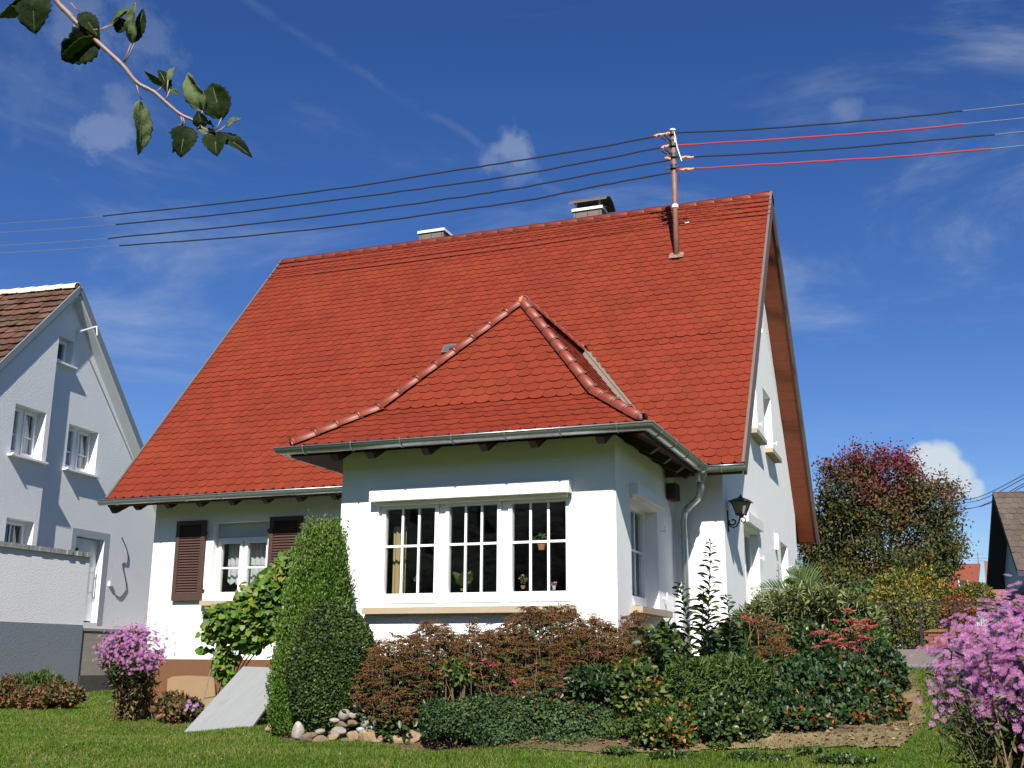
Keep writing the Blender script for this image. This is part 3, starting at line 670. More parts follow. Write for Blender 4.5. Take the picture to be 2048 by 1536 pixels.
chimney(3.09,3.66,5.25,5.75,False); chimney(6.55,7.14,5.25,5.75,True)
# ---------------------------------------------------------------- mast and wires
mx,my=8.995,3.565; mb_=7.915
mast=thing('service_mast',(mx,my,mb_),'rusty brown electricity mast rising through the red roof near the ridge','mast')
q=MB(); q.tube([(mx,my,mb_-.3),(mx,my,9.0),(mx+.005,my,10.36)],[.052,.050,.046],12); q.build('pole',RUST,mast,True)
q=MB(); q.tube([(mx,my,8.86),(mx,my,8.92)],.058,12); q.tube([(mx,my,10.32),(mx,my,10.40)],.056,12); q.build('collar',LANTW,mast)
q=MB(Mr); sb=szof(mb_); q.box(mx-.13,mx+.13,sb-.07,sb+.10,.03,.045); q.box(mx-.07,mx+.07,sb-.1,sb+.02,.046,.06); q.build('flashing',mat('torn_flashing',(.30,.19,.13),.7,col2=(.12,.06,.04),vscale=30),mast)
arms=MB()
for z in (10.20,9.93): arms.box(mx-.11,mx+.09,my-.05,my-.03,z-.05,z-.01); arms.tube([(mx-.11,my-.05,z-.02),(mx-.20,my-.06,z+.05)],.014,6); arms.tube([(mx+.02,my-.05,z-.09),(mx-.13,my-.05,z+.08)],.02,6)
for z in (9.63,9.86): arms.box(mx-.13,mx+.10,my-.06,my-.035,z-.02,z+.02)
for z in (10.32,10.09,9.87,9.65): arms.tube([(mx,my-.02,z-.04),(mx,my-.02,z+.04)],.066,8)
arms.build('insulator_bracket',IRON,mast)
q=MB(); q.tube([(mx+.04,my-.06,10.33),(mx+.09,my-.08,10.0),(mx+.17,my-.1,9.70)],.010,5); q.tube([(mx+.05,my-.05,10.2),(mx+.06,my-.06,10.1)],.022,6); q.build('white_strap',STRAP,mast)
guy=MB(); guy.tube([(mx+.05,my+.05,9.7),(9.06,4.28,8.86)],.005,4); guy.build('stay_wire',WIRE,mast)
def wire(lp,rp,zl,name_l,name_r,redr,label_l,label_r,tp):
    # lp, rp: pixel knots traced along each wire, all in the vertical plane of the mast
    L_=[U(u,v_,'y',my) for u,v_ in lp]; Rr=[U(u,v_,'y',my) for u,v_ in rp]
    return L_,Rr
WL=[([(1335,268),(1200,294),(1050,319),(900,342),(700,374),(450,406),(206,432),(0,447),(-300,455)],6),
    ([(1338,292),(1200,319),(1050,347),(900,370),(700,396),(450,428),(232,449),(0,465),(-300,476)],6),
    ([(1340,320),(1200,345),(1050,374),(900,397),(700,425),(450,454),(216,477),(0,491),(-300,503)],6),
    ([(1342,345),(1200,371),(1050,401),(900,423),(700,450),(450,476),(239,491),(0,506),(-300,518)],6)]
WR=[([(1352,266),(1500,259),(1650,248),(1800,235),(1925,222),(2048,208),(2350,172)],4,False),
    ([(1352,291),(1500,282),(1650,272),(1800,261),(1926,248),(2048,236),(2350,205)],4,True),
    ([(1352,315),(1500,308),(1650,299),(1800,286),(1990,269),(2048,263),(2350,230)],4,False),
    ([(1352,339),(1500,331),(1650,322),(1800,313),(1982,298),(2048,291),(2350,262)],4,True)]
def smoothpts(P,sub=6):
    P=[np.array(p) for p in P]; out=[]
    for i in range(len(P)-1):
        p0=P[max(i-1,0)];p1=P[i];p2=P[i+1];p3=P[min(i+2,len(P)-1)]
        for t in np.linspace(0,1,sub,endpoint=False): out.append(.5*((2*p1)+(-p0+p2)*t+(2*p0-5*p1+4*p2-p3)*t*t+(-p0+3*p1-3*p2+p3)*t**3))
    out.append(P[-1]); return out
nmL=['topmost','second from top','third from top','lowest']
def jit(P,a):
    return [p+np.array([0,0,rng.normal(0,a)]) for p in P]
for i in range(4):
    kn,k=WL[i]; P3=[U(u,v_,'y',my-.04) for u,v_ in kn]
    o=thing('overhead_cable',P3[0],f'black sheathed overhead cable running left from the mast, {nmL[i]} of four','cable','cables running left from the roof mast')
    q=MB(); q.tube(jit(smoothpts(P3[:k+1]),.004),.0155,6); q.build('sheath',CABLE,o); q=MB(); q.tube(smoothpts(P3[k:]),.0065,5); q.build('bare_wire',WIRE,o)
    kn,k,red=WR[i]; P3=[U(u,v_,'y',my-.04) for u,v_ in kn]
    o=thing('overhead_cable',P3[0],(f'orange-red' if red else 'black')+f' sheathed overhead cable running right from the mast, {"lower" if i>1 else "upper"} one of that colour','cable','cables running right from the roof mast')
    q=MB(); q.tube(jit(smoothpts(P3[:k+1]),.003),.0145 if red else .0145,6); q.build('sheath',CABLER if red else CABLE,o); q=MB(); q.tube(smoothpts(P3[k:]),.0065,5); q.build('bare_wire',WIRE,o)
q=MB()
for (u0,v0,u1,v1) in ((1308,272,1330,268),(1330,268,1345,266),(1322,296,1338,291),(1330,316,1342,318),(1360,315,1388,315),(1360,340,1388,338)):
    a=U(u0,v0,'y',my-.045); b=U(u1,v1,'y',my-.045); n=6
    q.tube([a+(b-a)*t+np.array([0,0,.012*math.sin(t*20)]) for t in np.linspace(0,1,n)],[.018,.034,.022,.036,.024,.016],7)
q.build('wrapping_tape',TAPE,mast)
# ---------------------------------------------------------------- wall lantern
LB=thing('wall_lantern',(10.17,.83,2.85),'black wrought iron lantern on a scroll bracket on the white gable wall','wall lamp')
q=MB(); q.box(10.172,10.185,.805,.855,2.72,3.02)
def spiral(cx,cz,r0,r1,a0,a1,n=14): return [(cx+(r0+(r1-r0)*t)*math.cos(a0+(a1-a0)*t),.83,cz+(r0+(r1-r0)*t)*math.sin(a0+(a1-a0)*t)) for t in np.linspace(0,1,n)]
q.tube(spiral(10.245,2.86,.02,.06,2.5,-math.pi*1.02+ -.3)+[(10.20,.83,2.80),(10.245,.83,2.775),(10.29,.83,2.79),(10.32,.83,2.84),(10.345,.83,2.90),(10.36,.83,2.94)],.011,6)
q.tube(spiral(10.385,2.875,.045,.02,2.2,-3.2),.009,6); q.build('bracket',IRON,LB,True)
q=MB(); cx,cy=10.365,.83
zb,zt_,wb_,wt_=2.965,3.125,.062,.115
for sx,sy in ((1,1),(1,-1),(-1,1),(-1,-1)): q.tube([(cx+sx*wb_,cy+sy*wb_,zb),(cx+sx*wt_,cy+sy*wt_,zt_)],.009,4)
q.box(cx-wb_-.01,cx+wb_+.01,cy-wb_-.01,cy+wb_+.01,zb-.02,zb); q.tube([(cx,cy,zb-.05),(cx,cy,zb-.02)],[.02,.05],8)
def frust(a,z0,b_,z1):
    A=[(cx+sx*a,cy+sy*a,z0) for sx,sy in ((-1,-1),(1,-1),(1,1),(-1,1))]; B=[(cx+sx*b_,cy+sy*b_,z1) for sx,sy in ((-1,-1),(1,-1),(1,1),(-1,1))]
    for i in range(4): q.face((A[i],A[(i+1)%4],B[(i+1)%4],B[i]))
    q.face(A[::-1]); q.face(B)
frust(.155,3.125,.15,3.133); frust(.148,3.134,.045,3.185); frust(.03,3.186,.02,3.21); q.tube([(cx,cy,3.2),(cx,cy,3.235)],[.008,.014],6); q.build('frame',IRON,LB)
q=MB(); frust(wb_-.006,zb+.002,wt_-.008,zt_-.003); q.build('lamp_glass',LAMPG,LB)
# ================================================================ neighbouring house (left)
NA=R(6); NQ=np.array([-5.462,6.196,0]); ns=(-math.sin(NA),math.cos(NA)); nnm=(math.cos(NA),math.sin(NA))
MN=MX((NQ[0],NQ[1],0),ns,(-nnm[0],-nnm[1]))
nh=thing('neighbour_house',(NQ[0]-3,NQ[1]-2,.3),'light grey rendered neighbouring house with brown tiled gable roof and steel door','house')
SA,ZA,SL=-1.98,9.22,1.07; HW=5.0
w=MB(MN); ND=(-.90,.16,1.76,3.67)
lo=lambda z: SA-HW if z<=ZA-SL*HW else SA-(ZA-z)/SL
hi=lambda z: SA+HW if z<=ZA-SL*HW else SA+(ZA-z)/SL
zz=ZA-.16
wall_panel(w,lambda z:-2.45,lambda z:max(-2.45,hi(z+.12)),.2,ZA-.62,[(-2.38,-1.70,7.42,8.02),(-1.56,-.46,5.10,6.13),ND],.26,[ZA-SL*HW])
w.face(((-2.45,0,ZA-.62),(hi(ZA-.5),0,ZA-.62),(SA,0,ZA-.12)))
w.M=MX((NQ[0]+nnm[0]*.18,NQ[1]+nnm[1]*.18,0),ns,(-nnm[0],-nnm[1]))
wall_panel(w,lambda z:min(-2.452,lo(z+.12)),lambda z:-2.45,.2,ZA-.62,[(-3.58,-2.60,5.06,6.14),(-3.45,-2.60,2.85,3.76)],.3,[ZA-SL*HW])
w.face(((-2.45,0,.2),(-2.45,.18,.2),(-2.45,.18,ZA-.62),(-2.45,0,ZA-.62)))
w.M=MN
w.box(SA-HW,SA+HW,.6,9,.2,.25); w.face(((SA+HW,0,.2),(SA+HW,9,.2),(SA+HW,9,ZA-SL*HW),(SA+HW,0,ZA-SL*HW))); w.face(((SA-HW,0,.2),(SA-HW,9,.2),(SA-HW,9,ZA-SL*HW),(SA-HW,0,ZA-SL*HW)))
w.build('wall',NWALL,nh)
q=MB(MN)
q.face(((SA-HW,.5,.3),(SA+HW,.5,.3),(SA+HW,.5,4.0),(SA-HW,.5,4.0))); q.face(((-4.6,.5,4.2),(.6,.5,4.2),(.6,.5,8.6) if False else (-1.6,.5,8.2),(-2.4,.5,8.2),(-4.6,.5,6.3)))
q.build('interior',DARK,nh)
# roof of neighbour
q=MB(MN)
for sg in (-1,1):
    a=V((SA,-.230,ZA)); b=V((SA+sg*(HW+.45),-.230,ZA-SL*(HW+.45))); n_=V((sg*SL,0,1)).normalized()
    q.prism([a-n_*.02,b-n_*.02,b-n_*.15,a-n_*.15],(0,9.4,0))
nro=q.build('roof',NTRIM,nh)
q=MB(MN)
for sg in (-1,1):
    a=V((SA,-.262,ZA)); b=V((SA+sg*(HW+.45),-.262,ZA-SL*(HW+.45))); n_=V((sg*SL,0,1)).normalized()
    q.prism([a+n_*.05,b+n_*.05,b-n_*.08,a-n_*.08],(0,.032,0))
q.build('bargeboard',mat('slate_grey_verge',(.17,.20,.22),.6),nro)
T=MB()
def n3(p): return np.array(MN@Vector(p))
o_=n3((SA-HW-.45,-.228,ZA-SL*(HW+.45))); inw=np.array([-nnm[0],-nnm[1],0.]); sdv=np.array([ns[0],ns[1],SL])/math.hypot(1,SL); n_=np.cross(inw,sdv); n_=n_ if n_[2]>0 else -n_
tiles(T,o_,inw,sdv,n_,math.hypot(HW+.45,SL*(HW+.45))-.03,lambda s:0,lambda s:9.3,wt=.24,cs=.27,jit=.016,lift=.085,arc=.06)
T.build('roof_tiles',BTILE,nro)
q=MB()
for k in range(24):
    a=n3((SA,-.18+k*.39,ZA-.02)); b=n3((SA,.25+k*.39,ZA-.02)); halfround(q,a,b,.15,.125,(0,0,1))
q.build('ridge_tiles',CREAM,nro,True)
window(nh,MN,-2.38,-1.70,7.42,8.02,.18,1,0,[],fr=.05); window(nh,MN,-1.56,-.46,5.10,6.13,.20,2,0,[5.55],fr=.05)
MN2=MX((NQ[0]+nnm[0]*.18,NQ[1]+nnm[1]*.18,0),ns,(-nnm[0],-nnm[1]))
window(nh,MN2,-3.58,-2.60,5.06,6.14,.22,2,0,[5.55],fr=.05); window(nh,MN2,-3.45,-2.60,2.85,3.76,.22,1,1,[],fr=.05)
for M_,a,b,z in ((MN,-2.44,-1.64,7.42),(MN,-1.64,-.38,5.10),(MN2,-3.66,-2.52,5.06),(MN2,-3.53,-2.52,2.85)):
    q=MB(M_); q.box(a,b,-.13,.16,z-.045,z-.004); q.tube([(a,-.13,z-.03),(a,-.13,z+.01)],.03,6); q.build('sill',PVC,nh)
# curtains behind the panes of the neighbour
def cloth(M_,x0,x1,z0,z1,y,amp,waves,scal=0.):
    q=MB(M_); n=int(waves*10); xs=np.linspace(x0,x1,n); top=[];bot=[];mid_=[]
    for i,x in enumerate(xs):
        yy=y+amp*math.sin(i/n*waves*6.283); zb_=z0+scal*abs(math.sin((x-x0)/.13*math.pi))*-1+scal
        top.append(q.pt((x,yy,z1))); bot.append(q.pt((x,yy*1.0,zb_)))
    for i in range(n-1): q.idx([bot[i],bot[i+1],top[i+1],top[i]])
    return q
q=cloth(MN,-1.42,-.6,5.2,6.05,.30,.02,7); tag(q.build('curtain',CURT,None,True),'white net curtain behind the neighbouring house\'s middle window beside its open sash','curtain','net curtains in the neighbouring house')
q=cloth(MN2,-3.45,-2.7,5.15,6.05,.32,.02,7); tag(q.build('curtain',CURT,None,True),'white net curtain behind the neighbouring house\'s left upper window','curtain','net curtains in the neighbouring house')
# door
q=MB(MN); q.box(-1.06,-.90,-.004,.0,1.70,3.83); q.box(.16,.36,-.004,0,1.70,3.83); q.box(-.90,.16,-.004,0,3.67,3.83); q.build('door_surround',mat('slate_grey_paint',(.28,.31,.35),.85),nh)
q=MB(MN); q.box(-.88,.14,.16,.21,1.80,3.65); do_=q.build('door',mat('pale_grey_steel',(.55,.58,.60),.4,metal=.3),nh); do_['label']='pale steel front door with a long bar handle'
q=MB(MN); q.tube([(.02,.10,2.35),(.02,.10,3.0)],.018,8); q.tube([(.02,.10,2.45),(.02,.17,2.45)],.012,6); q.tube([(.02,.10,2.9),(.02,.17,2.9)],.012,6); q.build('handle',ZINC,do_)
q=MB(MN); q.box(-.75,-.58,.150,.158,3.32,3.42); q.build('peep_window',DARK,do_)
q=MB(MN); q.box(.46,.54,-.05,0,2.62,2.72); q.build('doorbell',PVC,nh)
q=MB(MN); q.tube([(-1.95,-.75,8.26),(-1.62,-.02,8.28)],.022,6); q.tube([(-1.95,-.75,8.26),(-1.92,-.76,8.06)],.015,6); q.tube([(-1.62,0,8.4),(-1.62,-.02,8.1)],.02,6); q.build('wall_bracket',LANTW,nh)
def nbp(u,v_): # point on neighbour wall, just in front
    d=fw+(u-1024)/F*r2-(v_-768)/F*u2; n_=np.array([nnm[0],nnm[1],0]); return CP+d*(((NQ+n_*.015-CP)@n_)/(d@n_))
q=MB(); q.tube(smoothpts([nbp(243.7,1074.7),nbp(255,1103),nbp(254.8,1126.7),nbp(245,1128),nbp(252.6,1166.6),nbp(251,1182),nbp(240,1195),nbp(230,1189)],3),.011,5)
q.build('loose_cable',IRON,nh)
# terrace wall with coping, landing
ax=float(D(168,1245,23.6)[0]); yr_=float(U(181,1105,'x',ax)[1]); zt2=float(U(181,1106,'x',ax)[2]); zp=float(U(120,1248,'x',ax)[2])
tw=thing('terrace_wall',(ax,yr_-2,.2),'light grey rendered terrace wall with dark coping and grey base below the neighbouring house','wall')
q=MB(); q.box(ax-.30,ax,yr_-9,yr_,zp,zt2-.10); q.build('render',NWALL,tw)
q=MB(); q.box(ax-.30,ax+.012,yr_-9,yr_-.02,-.2,zp); q.build('plinth',NGREY,tw)
q=MB(); ys=np.linspace(yr_-9,yr_+.01,60)
for a,b in zip(ys[:-1],ys[1:]): j=rng.normal(0,.006); q.box(ax-.36,ax+.05+j,a,b-.0005,zt2-.098,zt2+.0+j*.3)
q.build('coping',mat('worn_coping_metal',(.25,.26,.25),.7,var=.15,vscale=6,stain=((.5,.5,.48),12,.4)),tw)
zl_=float(U(200,1258,'x',ax-.15)[2])
ld=thing('concrete_landing',(ax-.5,yr_+1.5,.2),'weathered concrete landing under the neighbouring house\'s front door','landing')
q=MB(); q.box(ax-1.6,ax-.02,yr_+.005,yr_+6,zl_-.98,zl_-.06); q.box(ax-1.62,ax+.0,yr_+.005,yr_+6,zl_-.055,zl_); q.build('landing_body',CONC,ld)
q=MB(); q.box(ax-1.6,ax+.02,yr_+.012,yr_+6,-.2,zl_-.985); q.build('dark_base',CONCD,ld)
# ================================================================ things at the right rear
def quadbox(mb,pts,th): mb.prism(pts,th)
A_=D(1985,985,30); t_=R(10); fd=np.array([math.sin(t_),-math.cos(t_),0]); rd=np.array([math.cos(t_),math.sin(t_),0]); Zv=np.array([0,0,1.])
rh=thing('far_house',(A_[0]+3,A_[1],.5),'white house with grey-brown tiled roof and dark verge at the right edge behind the asters','house')
af=1.75; pf=1.28; gp=(A_+fd*af-Zv*af*pf); gb=(A_-fd*af*1.05-Zv*af*1.05*pf)
q=MB(); q.prism([A_,gp,gp-Zv*.13,A_-Zv*.17],rd*7); q.prism([A_+fd*.0,A_-Zv*.17,gb-Zv*.13,gb],rd*7); ro=q.build('roof',mat('dark_violet_verge',(.045,.032,.055),.8),rh)
T=MB(); sv=(A_-gp); Ls=np.linalg.norm(sv); sv=sv/Ls; nn_=np.cross(rd,sv); nn_=nn_ if nn_[2]>0 else -nn_
tiles(T,gp,rd,sv,nn_,Ls,lambda s:0.,lambda s:7.,wt=.22,cs=.2,jit=.008); T.build('roof_tiles',mat('grey_brown_tile',(.075,.055,.043),.85,island=.2,var=.2,vscale=4),ro)
q=MB(); ins=rd*.45; b0=A_+ins-Zv*.16; b1=gp-fd*.25+ins-Zv*0+Zv*.2; b2=gb+fd*.25+ins+Zv*.2
q.prism([b0,b1-Zv*.0,np.array([b1[0],b1[1],.4]),np.array([b2[0],b2[1],.4]),b2],rd*6); q.build('wall',mat('shade_blue_render',(.50,.55,.62),.9),rh)  # blue shade on the white gable is put into the wall colour
for ff,z0,z1 in ((.55,3.55,4.1),(-.1,3.75,4.25),(.45,2.1,2.75),(-.55,2.2,2.7)):
    c=A_+ins-rd*.01+fd*ff; c=np.array([c[0],c[1],0]); q=MB(); q.prism([c+Zv*z0,c+fd*.32+Zv*z0,c+fd*.32+Zv*z1,c+Zv*z1],-rd*.02); q.build('window',mat('far_pane',(.12,.16,.24),.2),rh)
sh=thing('lean_to_roof',D(2010,1215,23),'dark sloping lean-to roof edge with pale fascia rising behind the right asters','roof')
p0,p1=D(1972,1222,23),D(2075,1150,21.5)
q=MB(); q.prism([p0,p1,p1-Zv*.13,p0-Zv*.10],rd*2+fd*-1.5); q.build('roof_panel',IRON,sh)
q=MB(); q.prism([p0-Zv*.105,p0+(p1-p0)*.45-Zv*.12,p0+(p1-p0)*.45-Zv*.20,p0-Zv*.17],rd*.05-fd*.02); q.build('fascia',mat('pale_blue_fascia',(.45,.6,.62),.6),sh)
q=MB(); c=p0+rd*1.5-fd*.6; q.box(c[0]-.06,c[0]+.06,c[1]-.06,c[1]+.06,.5,p0[2]-.05+.4); c=p1+rd*.8-fd*.6; q.box(c[0]-.06,c[0]+.06,c[1]-.06,c[1]+.06,.4,p1[2]-.2); q.build('post',IRON,sh)
# orange and brown roofs far off
def farhouse(d,uv,label,m_,wallm,name,light=None,deep=3.5):
    P=[D(u,v_,d+dd) for u,v_,dd in uv]; c=sum(P)/len(P); h=thing(name,(c[0],c[1],.3),label,'house')
    q=MB(); q.prism(P,(0,.12,-.06)); ro=q.build('roof',m_,h)
    q=MB(); a,b=P[3],P[2]; q.prism([a+[0.15,.3,-.1],b+[-.15,.3,-.1],b+[-.15,deep+1,-.1],a+[.15,deep+1,-.1]],(0,0,-(min(a[2],b[2])-.3)));
    t0,t1=P[0],P[1]; q.prism([t0+[.1,.25,-.1],t1+[-.1,.25,-.1],b+[-.15,.35,-.1],a+[.15,.35,-.1]],(0,2.5,0)); q.build('wall',wallm,h)
    return h,ro
NT=mat('old_brown_tile_far',(.20,.085,.055),.85,var=.15,vscale=8); OT=mat('orange_tile_far',(.16,.030,.012),.75,var=.08,vscale=9)
h1,ro1=farhouse(44,[(1800,1130,1.5),(1961,1127,1.5),(1953,1203,0),(1790,1206,0)],'house far off with plain orange tiled roof and one skylight, beside the autumn tree',OT,mat('dark_gable_boards',(.05,.045,.04),.9),'orange_roofed_house')
q=MB(); pp=[D(u,v_,d) for u,v_,d in ((1917,1165,44.6),(1936,1165,44.6),(1941,1180,44.25),(1919,1181,44.25))]; q.prism([p+[0,-.06,.05] for p in pp],(0,-.04,.03)); s_o=q.build('skylight',PVC,ro1); q=MB(); c=sum(pp)/4; q.prism([c+(p-c)*.82+[0,-.12,.1] for p in pp[:2]]+[c+(p-c)*.82+[0,-.12,.1]+Zv*.04 for p in pp[2:]],(0,-.01,.01)); q.build('pane',mat('far_skylight_pane',(.03,.04,.05),.15),s_o)
farhouse(41,[(1968,1121,3),(2040,1130,3),(2035,1203,0),(1975,1203,0)],'house far off with faded brown tiled roof between the orange roof and the white house',NT,mat('dark_gable_boards',(.05,.045,.04),.9),'brown_roofed_house')
an=thing('roof_antenna',D(1958,1135,46),'thin roof antenna above the orange and brown roofs','antenna')
q=MB(); p=D(1958,1135,46); q.tube([p,p+Zv*.62],.02,5); q.build('pole',WIRE,an); q=MB()
for z,wd in ((.55,.25),(.38,.32),(.28,.2)): q.tube([p+Zv*z-[wd,0,0],p+Zv*z+[wd,0,0]],.016,4)
q.build('crossbar',WIRE,an)
for i,(a,b) in enumerate((((1885,1003),(2060,943)),((1890,1008),(2060,950)),((1890,1022),(2060,960)),((1895,1018),(2060,966)))):
    q=MB(); p0=D(*a,60); p1=D(*b,40); pm=(p0+p1)/2-Zv*.35; q.tube(smoothpts([p0,pm,p1],5),.018,4); tag(q.build('far_wire',WIRE),'thin grey far wire over the white house at the right edge, '+('topmost','second','third','lowest')[i]+' of four','wire','distant wires at the right')
# parapet, planter, fence
pa=D(1700,1333,17.8); pb=D(1960,1333,17.0); pd=(pb-pa); pd[2]=0; L_=np.linalg.norm(pd); pd/=L_; pn=np.array([-pd[1],pd[0],0])
MP=MX((pa[0],pa[1],0),pd[:2],pn[:2]); zb_=min(pa[2],pb[2])
pt=thing('low_parapet',(pa[0]+pd[0]*L_/2,pa[1]+pd[1]*L_/2,zb_),'low brown-grey parapet slab at the end of the narrow lawn','parapet')
q=MB(MP); q.box(0,L_,0,.10,zb_-.3,zb_+.27); q.box(0,L_,.101,1.2,zb_+.2,zb_+.265); q.build('slab',PARAP,pt)
q=MB(MP)
for k in range(9): q.box(L_*k/9,L_*(k+1)/9-.012,-.10,-.003,zb_-.3,zb_+.035+rng.normal(0,.006))
q.build('kerb_stone',STONEG,pt)
q=MB(); c=D(1905,1268,18.5); 
for r in range(4):
    for k in range(6): q.box(c[0]-.45+k*.15+(.07 if r%2 else 0),c[0]-.45+k*.15+.143+(.07 if r%2 else 0),c[1]-.06,c[1]+.06,c[2]-.22+r*.062,c[2]-.162+r*.062)
q.box(c[0]-.5,c[0]+.5,c[1]-.09,c[1]+.09,c[2]+.03,c[2]+.08); tag(q.build('brick_pier',BRICK),'orange brick garden wall with flat coping, half hidden by the right asters','brick wall')
fc=thing('wire_fence',D(1800,1295,18.2),'thin dark wire mesh fence with slender posts before the yellow-green hedge','fence')
q=MB(); P=[D(u,1206-(u-1750)*.006,18.2) for u in (1740,1768,1838,1908,1990)]
q.tube([P[0]]+P[1:],.012,6); q.build('top_rail',IRON,fc)
for p in P[1:4]: q=MB(); q.tube([p+Zv*.02,p-Zv*.85],.018,6); q.build('post',IRON,fc)
q=MB(); a,b=P[0],P[-1]; n=34
for k in range(n): p=a+(b-a)*k/n; q.tube([p,p-Zv*.8],.0022,3,False)
for k in range(7): q.tube([a-Zv*k*.12,b-Zv*k*.12],.0022,3,False)
q.build('wire_mesh',IRON,fc)
# ================================================================ vegetation tools
def norm(a): return a/np.maximum(np.linalg.norm(a,axis=-1,keepdims=True),1e-9)
def scatter(name,tv,tf,pos,ax,nr,size,mats,parent=None,mi=None,wscale=None,kind=None,smooth=False):
    """template (x across, y along axis, z normal) copied to every pos"""
    tv=np.array(tv,float); tf=np.array(tf,int); N=len(pos); ax=norm(ax); nr=nr-ax*(nr*ax).sum(1,keepdims=True); nr=norm(nr); xx=np.cross(ax,nr)
    size=np.broadcast_to(np.asarray(size,float),(N,)); ws=size if wscale is None else size*wscale
    v=pos[:,None,:]+ws[:,None,None]*tv[None,:,0,None]*xx[:,None,:]+size[:,None,None]*(tv[None,:,1,None]*ax[:,None,:]+tv[None,:,2,None]*nr[:,None,:])
    f=(tf[None]+(np.arange(N)*len(tv))[:,None,None]).reshape(-1,tf.shape[1])
    m_=None if mi is None else np.tile(np.array(mi),N)
    return mk(name,v.reshape(-1,3),f,mats if isinstance(mats,list) else [mats],parent,smooth,m_)
LEAF=([(0,0,0),(-.30,.32,.07),(-.22,.72,.05),(0,1,-.06),(.22,.72,.05),(.30,.32,.07)],[(0,1,2,3),(0,3,4,5)])
LEAFR=([(0,0,0),(-.42,.30,.08),(-.36,.75,.06),(0,1,-.04),(.36,.75,.06),(.42,.30,.08)],[(0,1,2,3),(0,3,4,5)])
DIA=([(0,0,0),(-.3,.5,.05),(0,1,0),(.3,.5,.05)],[(0,1,2,3)])
LANCE=([(0,0,0),(-.08,.3,.03),(-.07,.65,.02),(0,1,-.10),(.07,.65,.02),(.08,.3,.03)],[(0,1,2,3),(0,3,4,5)])
VINE=([(0,0,0),(-.45,.05,.05),(-.50,.45,.0),(0,1.0,-.08),(.50,.45,.0),(.45,.05,.05)],[(0,1,2,3),(0,3,4,5)])
GRAIN=([(-.5,-.3,0),(.5,-.3,0),(0,.6,0),(0,0,.6)],[(0,1,3),(1,2,3),(2,0,3)])
def rdir(n): return norm(rng.normal(size=(n,3)))
def lump(d,seed,f=3.,a=1.):
    r=np.random.default_rng(seed); o=np.zeros(len(d))
    for k in range(7):
        q=r.normal(size=3)*f*(1+.35*k); o+=np.sin(d@q+r.uniform(0,6.28))/(1+.4*k)
    return a*o/2.2
def shell(n,c,rad,thick=.12,la=.10,lf=3.,seed=1,top=True,inner=.0,zmin=-.9):
    d=rdir(int(n*1.5)); d=d[d[:,2]>zmin][:n]; n=len(d)
    r=1+lump(d,seed,lf,la)-np.abs(rng.normal(0,thick,n)); 
    if inner: k=rng.random(n)<inner; r[k]*=rng.uniform(.3,.95,k.sum())
    rad=np.array(rad); return np.array(c)+d*rad*r[:,None], norm(d/rad)
def foliage(name,n,c,rad,size,m_,parent,tmpl=LEAF,thick=.12,la=.10,lf=3.,seed=1,outw=.9,upw=.3,inner=.12,sv=.3,zmin=-.9,floor=None,ws=None):
    p,nr=shell(n,c,rad,thick,la,lf,seed,inner=inner,zmin=zmin)
    if floor is not None: k=p[:,2]>floor+.02; p,nr=p[k],nr[k]
    ax=norm(nr*outw*.6+rdir(len(p))*.8+np.array([0,0,upw])); nn_=norm(nr*outw+rdir(len(p))*.6+np.array([0,0,.3]))
    return scatter(name,*tmpl,p,ax,nn_,size*rng.uniform(1-sv,1+sv,len(p)),m_,parent,wscale=ws)
def stems(name,base,tips,r,m_,parent,bend=.05,rt=.4):
    q=MB()
    for b,t in zip(base,tips):
        b=np.array(b);t=np.array(t); m1=b+(t-b)*.35+rng.normal(0,bend,3)*[1,1,.3]; m2=b+(t-b)*.7+rng.normal(0,bend,3)*[1,1,.3]
        q.tube([b,m1,m2,t],[r,r*.85,r*.65,r*rt],5,False)
    return q.build(name,m_,parent)
lk=dict(rough=.55,trans=.25,spec=.35)
M_CON=mat('conifer_leaf',(.06,.1,.02),stops=[(0,(.030,.075,.010)),(.4,(.065,.142,.014)),(.85,(.115,.21,.023)),(1,(.16,.15,.04))],vscale=2.5,**lk)
M_BOX=mat('box_leaf',(.05,.1,.02),stops=[(0,(.012,.032,.007)),(.5,(.034,.072,.011)),(.88,(.070,.115,.018)),(1,(.14,.16,.03))],vscale=2,**lk)
M_VINE=mat('vine_leaf',(.1,.2,.03),stops=[(0,(.045,.10,.014)),(.5,(.10,.20,.022)),(.85,(.18,.28,.035)),(1,(.30,.26,.05))],vscale=3,rough=.5,trans=.4,spec=.4)
M_SEDH=mat('brown_seed_head',(.15,.05,.03),stops=[(0,(.060,.031,.012)),(.5,(.112,.057,.021)),(1,(.175,.098,.040))],vscale=2.5,rough=.9,spec=.15)
M_SEDP=mat('pink_red_seed_head',(.4,.07,.08),stops=[(0,(.22,.030,.035)),(.5,(.36,.058,.065)),(1,(.45,.11,.10))],vscale=3,rough=.85,spec=.15)
M_DKG=mat('dark_garden_leaf',(.03,.06,.015),stops=[(0,(.012,.030,.008)),(.5,(.030,.065,.014)),(.85,(.06,.105,.02)),(1,(.11,.12,.03))],vscale=2.5,rough=.4,trans=.22,spec=.5)
M_MAH=mat('glossy_mahonia_leaf',(.02,.05,.01),stops=[(0,(.010,.026,.008)),(.55,(.020,.050,.013)),(.9,(.045,.085,.018)),(.985,(.07,.06,.014)),(1,(.22,.07,.015))],vscale=2.0,rough=.48,trans=.12,spec=.35)
M_LAU=mat('yellowing_laurel_leaf',(.06,.11,.02),stops=[(0,(.02,.045,.01)),(.5,(.05,.10,.018)),(.8,(.13,.17,.03)),(.92,(.28,.13,.02)),(1,(.32,.09,.025))],vscale=2.5,rough=.45,trans=.25,spec=.35)
